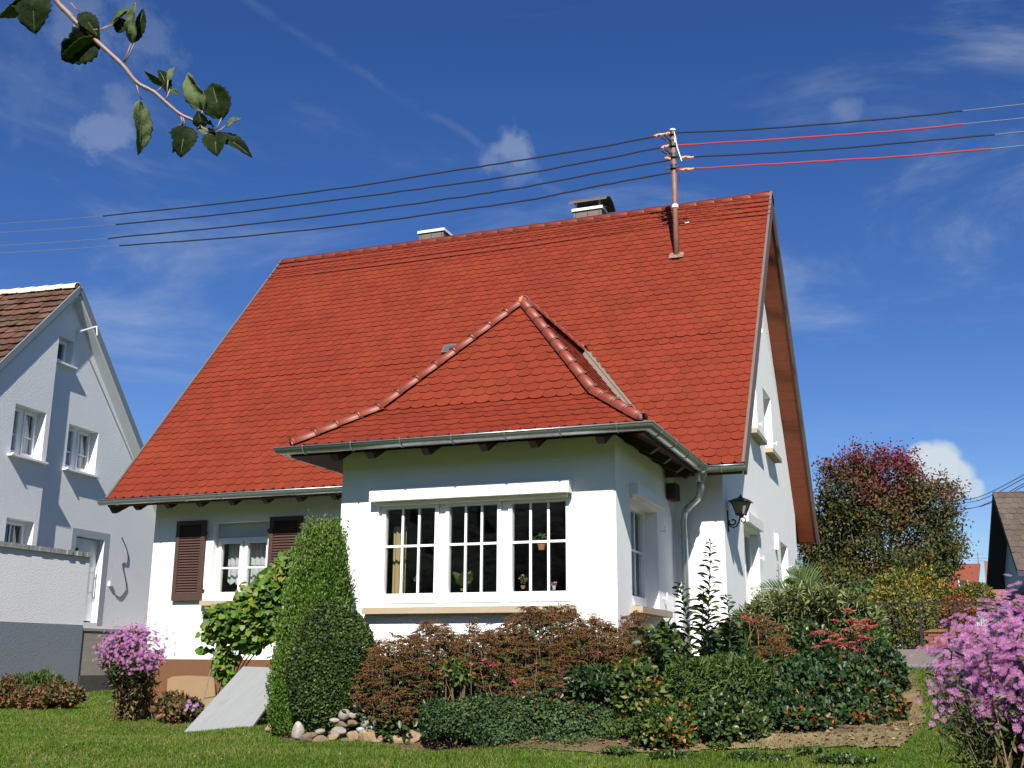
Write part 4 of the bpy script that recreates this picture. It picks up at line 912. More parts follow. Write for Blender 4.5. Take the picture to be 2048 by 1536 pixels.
M_COT=mat('cotoneaster_leaf',(.03,.07,.02),stops=[(0,(.018,.040,.014)),(.5,(.036,.072,.024)),(.9,(.065,.115,.035)),(1,(.10,.14,.05))],vscale=3,rough=.65,trans=.15,spec=.2)
M_NAR=mat('narrow_green_leaf',(.05,.1,.02),stops=[(0,(.028,.055,.012)),(.5,(.06,.105,.02)),(1,(.10,.16,.035))],vscale=3,**lk)
M_LILY=mat('lily_leaf',(.03,.06,.02),stops=[(0,(.018,.036,.014)),(.6,(.035,.065,.020)),(1,(.09,.13,.035))],vscale=3,rough=.4,trans=.2,spec=.5)
M_BUD=mat('pale_yellow_green_leaf',(.13,.16,.05),stops=[(0,(.060,.085,.022)),(.4,(.12,.15,.040)),(.8,(.22,.24,.09)),(1,(.38,.37,.20))],vscale=2.5,**lk)
M_TREE=mat('autumn_tree_leaf',(.05,.06,.02),stops=[(0,(.032,.046,.015)),(.5,(.070,.090,.024)),(.85,(.12,.12,.030)),(1,(.17,.07,.02))],vscale=.9,grad=(3.5,5.4,(.16,.026,.038),1.),rough=.6,trans=.3,spec=.3)
M_HED=mat('yellow_hedge_leaf',(.14,.15,.03),stops=[(0,(.035,.055,.012)),(.4,(.085,.105,.018)),(.8,(.20,.17,.025)),(1,(.30,.19,.03))],vscale=1.5,**lk)
M_ORB=mat('orange_brown_leaf',(.16,.06,.02),stops=[(0,(.09,.035,.010)),(.6,(.19,.075,.018)),(1,(.27,.12,.03))],vscale=3,**lk)
M_AST=mat('aster_leaf',(.06,.08,.03),stops=[(0,(.03,.045,.015)),(.5,(.06,.085,.025)),(1,(.12,.14,.05))],vscale=3,**lk)
M_DRY=mat('dry_aster_leaf',(.2,.16,.07),stops=[(0,(.08,.055,.025)),(.5,(.18,.14,.055)),(1,(.30,.25,.12))],vscale=4,rough=.8,trans=.3,spec=.2)
M_PET=mat('pink_aster_petal',(.45,.12,.42),stops=[(0,(.26,.080,.26)),(.5,(.38,.14,.38)),(1,(.52,.26,.51))],vscale=3,rough=.7,trans=.35,spec=.2)
M_EYE=mat('aster_eye',(.30,.13,.03),.8,col2=(.20,.05,.04),vscale=9)
M_RUS=mat('rusty_shrub_leaf',(.12,.07,.03),stops=[(0,(.04,.05,.015)),(.4,(.085,.085,.025)),(.75,(.17,.075,.03)),(1,(.27,.12,.06))],vscale=3,**lk)
M_IRIS=mat('iris_blade',(.10,.15,.10),stops=[(0,(.06,.10,.06)),(1,(.16,.21,.13))],vscale=3,**lk)
M_GRS=mat('grass_blade',(.08,.14,.02),stops=[(0,(.050,.100,.009)),(.5,(.092,.160,.014)),(.85,(.145,.21,.024)),(1,(.24,.20,.08))],vscale=1.1,rough=.6,trans=.35,spec=.25)
def plant(name,base,label,cat,group=None): return thing(name,base,label,cat,group)
def gz(x,y): return float(ZG(np.array([x]),np.array([y]))[0])
# ---- conifer
c=D(606,1480,12.6); cx,cy=c[0],c[1]; cz=gz(cx,cy)
co_=plant('conifer',(cx,cy,cz),'tall clipped green conifer with blunt top beside the bay corner','conifer')
n=52000; t=rng.random(n)**.85; th=rng.uniform(0,6.283,n)
prof=np.interp(t,[0,.12,.35,.6,.8,.95,1.0],[.36,.40,.40,.335,.265,.20,.11]); r=prof*(1+.10*np.sin(th*3+t*9)+.09*np.sin(th*7-t*23)+.08*np.sin(th*13+t*41))-np.abs(rng.normal(0,.05,n)); Hc=2.31
lean=.05*np.sin(t*3)
p=np.stack([cx+r*np.cos(th)+lean+t*.14,cy+r*np.sin(th),cz+t*Hc+rng.normal(0,.02,n)],1); nr=np.stack([np.cos(th),np.sin(th),.35+0*th],1)
scatter('foliage',*DIA,p,norm(nr*.55+rdir(n)*.5+np.array([0,0,.75])),norm(nr+rdir(n)*.5),rng.uniform(.022,.042,n),M_CON,co_)
n=1500; t=rng.random(n)**.9; th=rng.uniform(0,6.283,n); prof=np.interp(t,[0,.12,.35,.6,.8,.95,1.0],[.36,.40,.40,.335,.265,.20,.11])
k_=[]
for i in range(n):
    b=np.array([cx+prof[i]*math.cos(th[i])*.95+t[i]*.14,cy+prof[i]*math.sin(th[i])*.93,cz+t[i]*Hc]); d_=np.array([math.cos(th[i])*.5,math.sin(th[i])*.5,1.])*rng.uniform(.09,.20); m8=14
    k_.append(b+d_*rng.random((m8,1))+rng.normal(0,.012,(m8,3)))
p=np.concatenate(k_); scatter('foliage_tips',*DIA,p,norm(rdir(len(p))*.5+[0,0,1]),rdir(len(p))+np.array([.2,-.6,.2]),rng.uniform(.022,.036,len(p)),M_CON,co_)
q=MB(); q.tube([(cx,cy,cz-.05),(cx,cy,cz+2.2)],[.07,.015],8); q.build('trunk',BARK,co_)
# ---- box ball
c=D(650,1470,11.9); bx,by=c[0],c[1]+.1; bz=gz(bx,by)
bo=plant('boxwood',(bx,by,bz),'rounded clipped boxwood bush in front of the tall conifer','bush')
foliage('foliage',38000,(bx,by,bz+.66),(.50,.50,.74),.026,M_BOX,bo,tmpl=LEAFR,thick=.05,la=.035,lf=3,seed=5,inner=.1,zmin=-.85,floor=bz)
n=50; d=rdir(n); d[:,2]=abs(d[:,2]); b=np.array([bx,by,bz+.66])+d*[.5,.5,.74]; stems('shoot',b,b+d*.06+[0,0,.05],.002,STEMG,bo,.005)
q=MB(); q.tube([(bx,by,bz-.05),(bx,by,bz+.6)],[.05,.02],8); q.build('trunk',BARK,bo)
# ---- rocks
import bmesh
RC={'w':((.36,.335,.30),(.26,.23,.19)),'g':((.24,.22,.185),(.22,.20,.17)),'b':((.24,.27,.28),(.33,.35,.35)),'t':((.30,.22,.13),(.20,.135,.075)),'o':((.38,.24,.12),(.30,.20,.12)),'s':((.14,.16,.15),(.2,.2,.18)),'d':((.19,.135,.08),(.11,.08,.05))}
RM={k:mat('stone_'+k,a,.85,col2=b,vscale=9,bump=.012,bscale=22,fine=.2) for k,(a,b) in RC.items()}
ROCKS=[(597,1465,26,38,'w','upright whitish pitted stone at the left end of the rockery'),(689,1430,24,22,'g','rounded beige-grey cobble against the boxwood at the top of the rockery'),(708,1431,20,11,'w','small flat white stone beside the rounded cobble'),
(669,1441,22,9,'w','thin pale flat stone at the boxwood foot'),(676,1464,28,19,'g','smooth oval grey cobble low in the middle of the rockery'),(731,1435,19,17,'s','dark greenish slate-grey stone near the brown sedum'),
(733,1448,22,15,'g','light grey curved stone under the slate-grey one'),(742,1456,20,12,'b','blue-grey pebble on top of the large tan boulder'),(721,1459,15,13,'b','small bluish stone left of the blue-grey pebble'),
(640,1463,18,11,'g','small brownish-grey stone above the broken brown edge stones'),(614,1478,30,17,'d','broken brown edge stone beside the upright white stone'),(645,1481,36,17,'d','long low brown edge stone at the lawn'),
(742,1475,52,38,'t','large rough tan boulder at the front of the rockery'),(706,1474,28,24,'t','blocky tan stone left of the large boulder'),(542,1456,24,20,'o','single orange-tan cobble by the leaning board'),
(720,1412,26,18,'w','light grey stone high up under the sedum leaves'),(743,1392,22,32,'w','upright pale stone behind the sedum stems'),(684,1451,24,13,'d','brown stone under the rounded cobble'),
(703,1447,22,15,'d','brown wedge stone between the two pale stones'),(758,1455,15,10,'b','tiny blue-grey pebble right of the boulder top'),(772,1456,34,14,'t','flat tan stone leading into the sedum'),
(792,1480,46,22,'t','long tan rockery stone right of the large boulder'),(827,1472,46,24,'t','cracked tan stone below the sedum bed'),(862,1478,32,17,'d','brown-tan stone before the cotoneaster'),
(917,1472,58,19,'t','long flat tan stone half under the cotoneaster'),(832,1440,24,13,'o','yellowish stone among the low sedum leaves'),(665,1476,26,15,'t','small tan stone between the cobble and the edge stones'),
(625,1470,18,11,'d','small brown rubble stone behind the edge stones'),(752,1424,22,13,'d','brown stone under the light grey one'),(690,1482,30,12,'d','low brown stone at the foot of the blocky tan stone')]
for i,(u,v_,wd,ht,k,lab) in enumerate(ROCKS):
    dep=11.85-(v_-1392)/98*.55
    if i==14: dep=12.9
    bm=bmesh.new(); bmesh.ops.create_icosphere(bm,subdivisions=3,radius=1); rr=np.random.default_rng(i+50)
    kk=[(rr.normal(size=3)*1.6,rr.uniform(0,6.28)) for _ in range(5)]; ang=.12 if k in 'wgbs' else .26; cuts=[(norm(rr.normal(size=3)),rr.uniform(.62,.85)) for _ in range(3 if k in 'wgbs' else 9)]
    sx=wd/2/F*dep; sz=ht/2/F*dep; sy=(sx+sz)/2*1.1
    for vv in bm.verts:
        p=np.array(vv.co); s_=1+ang*sum(math.sin(p@a+b) for a,b in kk)/2.5
        p=p*s_
        for n_,dd in cuts:
            e=p@n_-dd
            if e>0: p=p-n_*e*.9
        vv.co=(p[0]*sx*1.08,p[1]*sy,p[2]*sz*1.12)
    me=bpy.data.meshes.new('rock'); bm.to_mesh(me); bm.free(); me.materials.append(RM[k])
    me.polygons.foreach_set('use_smooth',np.ones(len(me.polygons),dtype=bool)) if k in 'wgbs' else None
    o=bpy.data.objects.new('rock',me); COL.objects.link(o); o.location=tuple(D(u,v_,dep)); o.rotation_euler=(0,0,R(20.9)); tag(o,lab,'rock','stones of the rockery')
# ---- sedum clumps
def heads(name,cs,rad,m_,parent,grains=64,gs=.0125,flat=.30,nr=None):
    N=len(cs); d=rng.normal(size=(N,grains,3)); d/=np.linalg.norm(d,axis=2,keepdims=True); d[:,:,2]=np.abs(d[:,:,2])
    rr=rng.random((N,grains,1))**.5; off=np.concatenate([d[:,:,:2]*rr,d[:,:,2:]*flat*(1.1-rr**2)],2)*rad[:,None,None]
    # tilt towards the light side of the clump
    tl=rng.normal(0,.22,(N,1,2)); off[:,:,2]+=(off[:,:,:2]*tl).sum(2)
    p=(cs[:,None,:]+off).reshape(-1,3); n=len(p)
    return scatter(name,*GRAIN,p,rdir(n),norm(rdir(n)*.5+[0,0,.8]),gs*rng.uniform(.6,1.3,n),m_,parent)
def sedum(label,u,v0,v1,dep,hw,nh_,m_=M_SEDH,depth=.35,leafn=1600,group='brown-headed sedum clumps before the bay',seed=3,hr=.080,leafm=None,holes=.0):
    hw*=1.16; nh_=int(nh_*2.1); top=D(u,v0,dep); bot=D(u,v1,dep); b=np.array([bot[0],bot[1],gz(bot[0],bot[1])]); Ht=top[2]-b[2]
    o=plant('sedum',b,label,'sedum',group); n=nh_
    a=rng.uniform(0,6.283,n); rr=rng.random(n)**.5; X_=np.cos(a)*rr*hw; Y_=np.sin(a)*rr*depth
    zt=Ht*(1-.42*rr**2.6)+rng.normal(0,.035,n)+.05*np.sin(X_*9+seed)+.03*np.sin(X_*23+Y_*11)
    low=rng.random(n)<.45; zt[low]*=rng.uniform(.45,.92,low.sum()); frt=low&(rng.random(n)<.7); Y_[frt]=-np.abs(Y_[frt])-.05
    right=r2*[1,1,0]; right=norm(right); fwd=np.array([-right[1],right[0],0])
    hc=b+X_[:,None]*right+Y_[:,None]*fwd+zt[:,None]*Zv
    heads('seed_head',hc,hr*rng.uniform(.6,1.3,n),m_,o)
    k=rng.random(n)<.75; sp=b+(X_*.35)[:,None]*right+(Y_*.5)[:,None]*fwd; 
    stems('stem',sp[k],hc[k]-Zv*.01,.0035,STEMD,o,.02,.7)
    # leaves below
    n=leafn; a=rng.uniform(0,6.283,n); rr=rng.random(n)**.5; t=rng.random(n)**1.3
    X_=np.cos(a)*rr*hw*.98; Y_=np.sin(a)*rr*depth; zz_=(Ht*(1-.42*rr**2.6)-.05)*t
    p=b+X_[:,None]*right+Y_[:,None]*fwd+zz_[:,None]*Zv
    p=np.concatenate([p,p[:n//2]*1+rng.normal(0,.05,(n//2,3))]); n=len(p)
    scatter('leaves',*LEAF,p,norm(rdir(n)*[1,1,.5]-fwd*.5),norm(rdir(n)*.5+Zv*.7-fwd*.4),rng.uniform(.04,.085,n),leafm or M_DKG,o)
    return o
sedum('brown sedum clump at the left end, hanging over the rockery stones',782,1290,1440,11.75,.36,150,seed=1,leafn=1500,group='brown-headed sedum clumps before the bay')
sedum('rust-brown sedum clump below the left window sash',872,1262,1430,11.8,.48,230,seed=2,leafn=2200)
sedum('rust-brown sedum clump below the middle window sash',985,1262,1430,11.8,.48,230,seed=4,leafn=2200)
sedum('tallest brown sedum clump, reaching over the bay window sill',1090,1218,1425,11.9,.50,260,seed=5,leafn=2200)
sedum('broad brown sedum clump right of the tallest one',1178,1250,1425,11.8,.42,210,seed=6,leafn=2000)
sedum('brown sedum clump spilling low and forward near the cotoneaster',1120,1345,1440,11.35,.50,90,seed=7,leafn=1600)
sedum('small brown sedum clump under the bay side window',1265,1240,1400,12.3,.28,110,seed=8,leafn=1200)
sedum('short brown sedum tuft beside the upright stones',790,1375,1440,11.6,.22,60,seed=9,leafn=700)
sedum('brown sedum clump left of the tall stems, mixed with green leaves',1290,1290,1420,11.6,.30,80,seed=10,leafn=1800)
sedum('brown sedum clump right of the tall stems by the gable wall',1510,1235,1380,12.0,.36,110,seed=11,leafn=2200,group='sedum clumps by the gable corner')
sedum('rusty sedum tuft below the yellow-green shrub, above the mahonia',1545,1290,1400,11.6,.28,55,seed=12,leafn=1400,group='sedum clumps by the gable corner')
# scattered late pink heads
pk=plant('pink_sedum',(8.8,-3.3,gz(8.8,-3.3)),'few late magenta-pink heads scattered among the brown sedum','sedum')
cs=np.array([D(u,v_,11.15) for u,v_ in ((968,1320),(943,1328),(985,1331),(892,1352),(1028,1364),(1125,1373),(1115,1388),(1200,1307),(1072,1328))]); heads('seed_head',cs,np.full(9,.030),mat('magenta_head',(.45,.05,.14),.8,island=.2),pk,30,.013); stems('stem',cs-Zv*.3,cs,.003,STEMD,pk)
pr=plant('pink_sedum',D(1690,1330,11.6),'salmon-red flat-headed sedum plant above the dark mahonia','sedum')
hp=[(1640,1263),(1655,1266),(1672,1270),(1690,1262),(1700,1247),(1712,1243),(1730,1246),(1735,1252),(1720,1262),(1705,1268),(1718,1276),(1700,1285),(1680,1280),(1668,1286),(1690,1295),(1705,1300),(1725,1270),(1740,1240),(1745,1258),(1697,1222),(1710,1290),(1675,1295),(1630,1272),(1655,1280),(1712,1253),(1690,1272),(1670,1245),(1740,1275),(1632,1296),(1722,1300)]
cs=np.array([D(u+rng.normal(0,2),v_+rng.normal(0,2),11.4+rng.uniform(-.1,.2)) for u,v_ in hp]); heads('seed_head',cs,rng.uniform(.05,.075,len(cs)),M_SEDP,pr,80,.014,.3); 
stems('stem',np.array([D(1690,1400,11.7)]*len(cs)),cs,.004,STEMD,pr)
cs=np.array([D(u,v_,11.8) for u,v_ in ((1490,1235),(1510,1243),(1498,1240))]); 
pk2=plant('pink_sedum',D(1500,1290,11.9),'two red-pink sedum heads at the brown clump by the gable corner','sedum'); heads('seed_head',cs,np.full(3,.05),M_SEDP,pk2,60,.013,.3); stems('stem',cs-Zv*.35,cs,.004,STEMD,pk2)
# ---- shrubs by ellipsoid
def bush(name,label,cat,u,v_,dep,rx,ry,rz,n,size,m_,tmpl=LEAF,la=.14,lf=3,seed=1,inner=.2,upw=.3,thick=.14,group=None,stem=True,ws=None,zmin=-.95,outw=.9,sv=.3):
    c=D(u,v_,dep); g=gz(c[0],c[1]); o=plant(name,(c[0],c[1],g),label,cat,group)
    foliage('foliage',n,c,(rx,ry,rz),size,m_,o,tmpl=tmpl,la=la,lf=lf,seed=seed,inner=inner,upw=upw,thick=thick,floor=g,ws=ws,zmin=zmin,outw=outw,sv=sv)
    if stem:
        k=14; d=rdir(k); d[:,2]=abs(d[:,2]); stems('stem',np.array([c[0],c[1],g])+rng.normal(0,.03,(k,3))*[1,1,0],c+d*[rx,ry,rz]*.8,.006,STEMD,o,.03)
    return o
bush('mahonia','large dark glossy mahonia bush below the salmon-red sedum','bush',1640,1400,11.3,.78,.50,.42,9500,.062,M_MAH,tmpl=LEAF,seed=21,la=.12)
bush('mahonia','dark mahonia bush with orange leaves at the right end of the bed','bush',1735,1350,12.2,.42,.40,.40,4200,.055,M_MAH,seed=22,la=.14,group=None)
bush('mahonia','low dark mahonia in front of the tall leafy stems','bush',1560,1435,10.9,.42,.35,.27,3200,.060,M_MAH,seed=23)
bush('laurel','yellowing laurel with orange young leaves right of the cotoneaster','bush',1268,1392,11.1,.30,.25,.35,2600,.062,M_LAU,seed=24,la=.16)
bush('laurel','dark laurel under the right end of the brown sedum','bush',1185,1368,11.2,.28,.22,.16,1300,.06,M_MAH,seed=25)
bush('euonymus','low bush with yellow-green leaves under the sedum below the left sash','bush',915,1345,11.3,.16,.14,.14,420,.05,M_LAU,seed=26)
bush('peony_bush','bushy narrow-leaved green plant at the foot of the tall stems','bush',1392,1392,11.1,.36,.3,.36,5200,.075,M_NAR,tmpl=LANCE,seed=27,ws=1.4,inner=.3)
bush('peony_bush','spreading narrow-leaved green plant between laurel and mahonia','bush',1480,1370,11.2,.34,.3,.30,4200,.075,M_NAR,tmpl=LANCE,seed=28,ws=1.4,inner=.3)
bush('leafy_shrub','dark leafy shrub with drooping leaves beside the downpipe','bush',1330,1330,11.7,.25,.22,.38,2000,.085,M_DKG,seed=29,inner=.35,upw=-.3)
bush('leafy_shrub','dark green filler shrub behind the mahonia under the yellow-green shrub','bush',1600,1320,12.4,.55,.35,.38,5200,.06,M_DKG,seed=30,inner=.25)
bush('leafy_shrub','green shrub with yellowish leaves at the right rear of the bed','bush',1720,1300,12.9,.36,.35,.42,4200,.055,M_NAR,seed=31,inner=.25)
cot=D(1045,1490,11.3); ct=plant('cotoneaster',(cot[0],cot[1],gz(cot[0],cot[1])),'low spreading cotoneaster mat of tiny dark leaves below the brown sedum','ground cover shrub')
n=30000; ks=[(900,1440,.34,.22),(985,1440,.42,.25),(1080,1450,.42,.26),(1170,1455,.38,.25),(1130,1485,.35,.18),(1215,1475,.25,.2),(1010,1470,.3,.2)]
P=[];Nn=[]
for i,(u,v_,rx,rz) in enumerate(ks):
    c=D(u,v_,11.15-.006*(v_-1440)); p,nr=shell(n//len(ks),c,(rx,.33,rz),.10,.16,4,40+i,inner=.15,zmin=-.8); P.append(p);Nn.append(nr)
p=np.concatenate(P); nr=np.concatenate(Nn); k=p[:,2]>ZG(p[:,0],p[:,1])+.01; p,nr=p[k],nr[k]
scatter('foliage',*LEAFR,p,norm(nr*.4+rdir(len(p))),norm(nr+rdir(len(p))*.6+[0,0,.3]),rng.uniform(.016,.032,len(p)),M_COT,ct)
d=rdir(60); d[:,2]=np.abs(d[:,2])*.5; stems('twig',np.array([cot]*60)+rng.normal(0,.3,(60,3))*[2,.4,0],np.array([cot]*60)+rng.normal(0,.4,(60,3))*[2,.5,0]+[0,0,.3],.004,STEMD,ct)
# ---- tall leafy stems
def tallstem(label,pts,dep,n,ls,m_=M_LILY,droop=.2,group='tall leafy stems before the front wall',tl=.35):
    P=smoothpts([D(u,v_,dep) for u,v_ in pts],8); o=plant('tall_leafy_stem',(P[0][0],P[0][1],P[0][2]),label,'flower stem',group)
    q=MB(); q.tube(P,np.linspace(.008,.003,len(P)),5); q.build('stem',STEMG,o)
    P=np.array(P); t=np.linspace(.0,1,n)**.9; i=t*(len(P)-1); i0=np.minimum(i.astype(int),len(P)-2); f=(i-i0)[:,None]; p=P[i0]*(1-f)+P[i0+1]*f
    a=np.arange(n)*2.4; d=np.stack([np.cos(a),np.sin(a),.75+0*a+rng.normal(0,.2,n)],1); L=ls*np.interp(t,[0,.6,.9,1],[1,1,.6,tl])*rng.uniform(.8,1.2,n)
    # curved blades: rise then droop
    K=5; w=np.array([.15,.9,1,.7,.02])*.15; vs=[];fs=[]
    for j in range(n):
        dd=norm(d[j]); side=norm(np.cross(dd,[0,0,1])+1e-6); pos=p[j].copy(); cur=dd.copy(); row=[]
        for k in range(K):
            tw=side*math.cos(.3*k)+np.cross(cur,side)*math.sin(.3*k)*rng.choice([1])
            row.append((pos-tw*w[k]*L[j],pos+tw*w[k]*L[j])); pos=pos+cur*L[j]/4; cur=norm(cur+np.array([0,0,-droop]))
        b=len(vs)
        for x,y in row: vs+= [x,y]
        for k in range(K-1): fs.append((b+2*k,b+2*k+1,b+2*k+3,b+2*k+2))
    mk('leaves',np.array(vs),np.array(fs),[m_],o)
tallstem('tallest leafy stem with curled dark leaves beside the downpipe',[(1418,1440),(1414,1300),(1418,1200),(1421,1082)],11.6,105,.17,droop=.25)
tallstem('leafy stem left of the tallest, leaning left to the downpipe',[(1405,1430),(1385,1320),(1372,1230),(1358,1165)],11.65,75,.17,droop=.25)
tallstem('shorter leafy stem right of the tallest',[(1440,1440),(1456,1330),(1460,1250),(1452,1190)],11.7,75,.16,droop=.25)
tallstem('leafy stem between the tallest stem and the left-leaning one',[(1400,1440),(1402,1330),(1405,1240),(1408,1175)],11.7,65,.15,droop=.2)
tallstem('nodding stem with pale pointed leaves under the bay side window',[(1335,1400),(1322,1330),(1300,1280),(1278,1262),(1262,1285)],11.4,60,.14,M_NAR,.3)
tallstem('nodding leafy stem between the sedum and the low laurel',[(1350,1420),(1340,1370),(1325,1310),(1318,1290)],11.3,45,.14,M_LILY,.3)
# thin seed stem
tallstem('thin wispy stem with tiny leaves against the gable wall',[(1560,1250),(1556,1200),(1558,1160),(1556,1128)],13.5,26,.05,M_NAR,.1,None)
# ---- narrow pale shrub
bd=D(1640,1240,13.6); bs_=plant('variegated_shrub',(bd[0],bd[1],gz(bd[0],bd[1])),'pale yellow-green narrow-leaved shrub beside the gable wall','bush')
P=[];A=[]
for i in range(330):
    u=rng.uniform(1480,1765); top=np.interp(u,[1480,1530,1600,1660,1720,1765],[1215,1190,1175,1172,1195,1235]); v_=top+abs(rng.normal(0,1))*38+rng.uniform(0,18); c=D(u,v_,13.3+rng.uniform(-.4,.5)); m8=20
    a=norm(rdir(m8)+[0,0,.45]); P.append(c+a*.01); A.append(a)
p=np.concatenate(P); a=np.concatenate(A); scatter('foliage',*LANCE,p,a,rdir(len(p))+Zv,rng.uniform(.07,.14,len(p)),M_BUD,bs_,wscale=1.15)
stems('stem',np.array([[bd[0]+rng.normal(0,.4),bd[1]+rng.normal(0,.15),gz(bd[0],bd[1])] for _ in range(60)]),np.array([x[0] for x in P[:60]]),.006,STEMG,bs_,.04)
# white-flecked sprays and twigs before the wall
fl_=plant('wispy_shrub',D(1500,1300,13.0),'wispy twiggy shrub with sparse tiny leaves against the white gable wall','bush')
b=np.array([D(1520+rng.normal(0,10),1300,13.0) for _ in range(16)]); tp=np.array([D(rng.uniform(1500,1590),rng.uniform(1165,1240),13.0+rng.normal(0,.15)) for _ in range(16)]); stems('twig',b,tp,.004,STEMG,fl_,.05)
p=np.concatenate([b[i]+(tp[i]-b[i])*rng.uniform(.4,1.05,(60,1))+rng.normal(0,.03,(60,3)) for i in range(16)]); scatter('leaves',*LEAF,p,rdir(len(p)),rdir(len(p)),rng.uniform(.015,.035,len(p)),M_BUD,fl_)
# ---- palm
pm=plant('palm',D(1628,1262,13.8),'young feather palm with arching fronds at the rear corner of the gable','palm')
def frond(pts,dep,ln,nl=24,down=-.3):
    P=np.array(smoothpts([D(u,v_,dep+k*.05) for k,(u,v_) in enumerate(pts)],8)); q=MB(); q.tube(P,np.linspace(.012,.003,len(P)),5); f_=q.build('frond',STEMG,pm)
    t=np.linspace(.22,1,nl); i=t*(len(P)-1); i0=np.minimum(i.astype(int),len(P)-2); f=(i-i0)[:,None]; p=P[i0]*(1-f)+P[i0+1]*f; tg=norm(P[i0+1]-P[i0])
    sd_=norm(np.cross(tg,np.array([.3,-1,.2]))); pos=np.concatenate([p,p]); ax=np.concatenate([norm(tg*.75+sd_*.8),norm(tg*.75-sd_*.8)])+[0,0,down*.3]; L=ln*np.concatenate([np.interp(t,[.2,.5,1],[.7,1,.35])]*2)
    scatter('leaflet',*LANCE,pos,ax,np.tile([.2,-1,.4],(len(pos),1)),L,M_NAR,f_,wscale=.42)
frond([(1626,1255),(1618,1200),(1600,1160),(1578,1150)],13.9,.30); frond([(1626,1250),(1622,1190),(1612,1150),(1592,1132)],14.0,.28)
frond([(1610,1250),(1590,1200),(1550,1180),(1506,1182)],13.6,.22,40); 
# ---- iris blades
ir=plant('iris_clump',D(1505,1290,13.2),'upright blue-green sword leaves in front of the patio door','iris')
n=34; b=np.array([D(rng.uniform(1480,1535),1295,13.2+rng.uniform(-.1,.1)) for _ in range(n)]); tp=np.array([D(rng.uniform(1470,1545),rng.uniform(1200,1250),13.2) for _ in range(n)])
scatter('blades',[(-.03,0,0),(.03,0,0),(.028,.6,0),(0,1,0),(-.028,.6,0),(0,.6,.01)],[(0,1,2,5),(0,5,4,4) if False else (0,5,3,4),(5,2,3,3) if False else (5,2,3,5)][:2],b,tp-b,np.tile([.2,-1,.2],(n,1)),np.linalg.norm(tp-b,axis=1),M_IRIS,ir)
# ---- autumn tree
tc=D(1760,1110,27); tg_=gz(tc[0],tc[1]); tree=plant('autumn_tree',(tc[0],tc[1],tg_),'large round tree turning dark red at the top beyond the house','tree')
cl=[]; 
def lobe(u,v_,rx,rz,dep,k,ry=None):
    c=D(u,v_,dep); d=rdir(k); r=rng.uniform(.25,1,(k,1))**.45; cl.append(c+d*r*np.array([rx,ry or rx,rz]))
lobe(1765,1090,1.75,1.55,27,215); lobe(1690,985,.75,.85,26.6,52); lobe(1785,960,.80,.75,26.8,56); lobe(1865,1010,.62,.75,26.9,36); lobe(1885,1090,.5,.7,27,28); lobe(1650,1100,.65,.65,26.5,40); lobe(1770,1200,1.5,.7,26.3,90); lobe(1850,1180,.7,.6,26.5,34); lobe(1640,1170,.6,.4,27,20); lobe(1730,930,.4,.4,26.8,14); lobe(1625,1060,.4,.6,26.6,16)
cl=np.concatenate(cl); per=105; off=rng.normal(0,1,(len(cl),per,3)); off*=.155*rng.uniform(.7,1.2,(len(cl),1,1)); p=(cl[:,None]+off).reshape(-1,3); n=len(p)
fo=scatter('crown',*LEAF,p,norm(rdir(n)+[0,0,-.35]),norm(rdir(n)+[0,-.4,.5]),rng.uniform(.05,.095,n),M_TREE,tree)
q=MB(); tb=np.array([tc[0],tc[1],tg_-.1]); fk=tb+Zv*1.1; q.tube([tb,tb+Zv*.6,fk],[.17,.14,.11],9); 
for c in cl[::7]:
    m1=fk+(c-fk)*.5+rng.normal(0,.12,3)+Zv*.15; q.tube([fk,m1,c],[.05,.028,.008],5,False)
q.build('trunk',BARK,tree)
bush('hedge_shrub','yellow-green shrub behind the wire fence, below the autumn tree','hedge',1800,1235,20,.62,.5,.75,9000,.055,M_HED,seed=51,inner=.3,la=.2)
bush('hedge_shrub','taller yellowing shrub right of the other behind the wire fence','hedge',1858,1225,20.6,.5,.5,.78,7500,.055,M_HED,seed=52,inner=.3,la=.2)
bush('hedge_shrub','greenish shrub at the left end of the fence','hedge',1735,1245,20.5,.6,.5,.7,7000,.06,M_NAR,seed=53,inner=.3,la=.2)
bush('hedge_shrub','dark olive shrub far behind the narrow-leaved shrub','hedge',1670,1215,22,.9,.6,.8,7000,.07,M_TREE,seed=54,inner=.3,la=.2)
bush('copper_bush','round orange-brown bush above the brick garden wall','bush',1915,1228,18.9,.30,.3,.32,3600,.04,M_ORB,seed=55,inner=.2)
bush('hedge_shrub','leafy growth between the far orange roof and the copper bush','hedge',1950,1200,23,.45,.4,.35,3000,.06,M_HED,seed=56,inner=.3)
# ---- grape vine and trellis
tr=thing('wire_trellis',D(415,1415,15.6),'thin green wire ladder trellis leaning by the house wall','trellis')
q=MB(); a0,a1=D(403,1416,15.6),D(434,1285,16.3); b0_,b1=D(433,1398,15.9),D(466,1300,16.5)
q.tube([a0,a1],.008,5); q.tube([b0_,b1],.008,5)
for t0,t1 in ((.14,.06),(.56,.70)): q.tube([a0+(a1-a0)*t0,b0_+(b1-b0_)*t1],.007,5)
q.tube([a0+(a1-a0)*.85,b0_+(b1-b0_)*1.0],.007,5); q.build('wire',GREENM,tr)
vn=plant('grape_vine',D(465,1415,16.3),'bright green grape vine sprawling from the trellis toward the conifer','vine')
vp=[(470,1240,.40,.30,420),(520,1205,.42,.35,520),(560,1165,.35,.32,420),(590,1130,.25,.25,200),(440,1235,.22,.22,150),(500,1270,.3,.25,240),(560,1230,.35,.35,300),(425,1265,.10,.16,40),(452,1320,.10,.28,110),(470,1370,.09,.25,90),(410,1300,.05,.05,12),(455,1410,.1,.1,30)]
P=[]
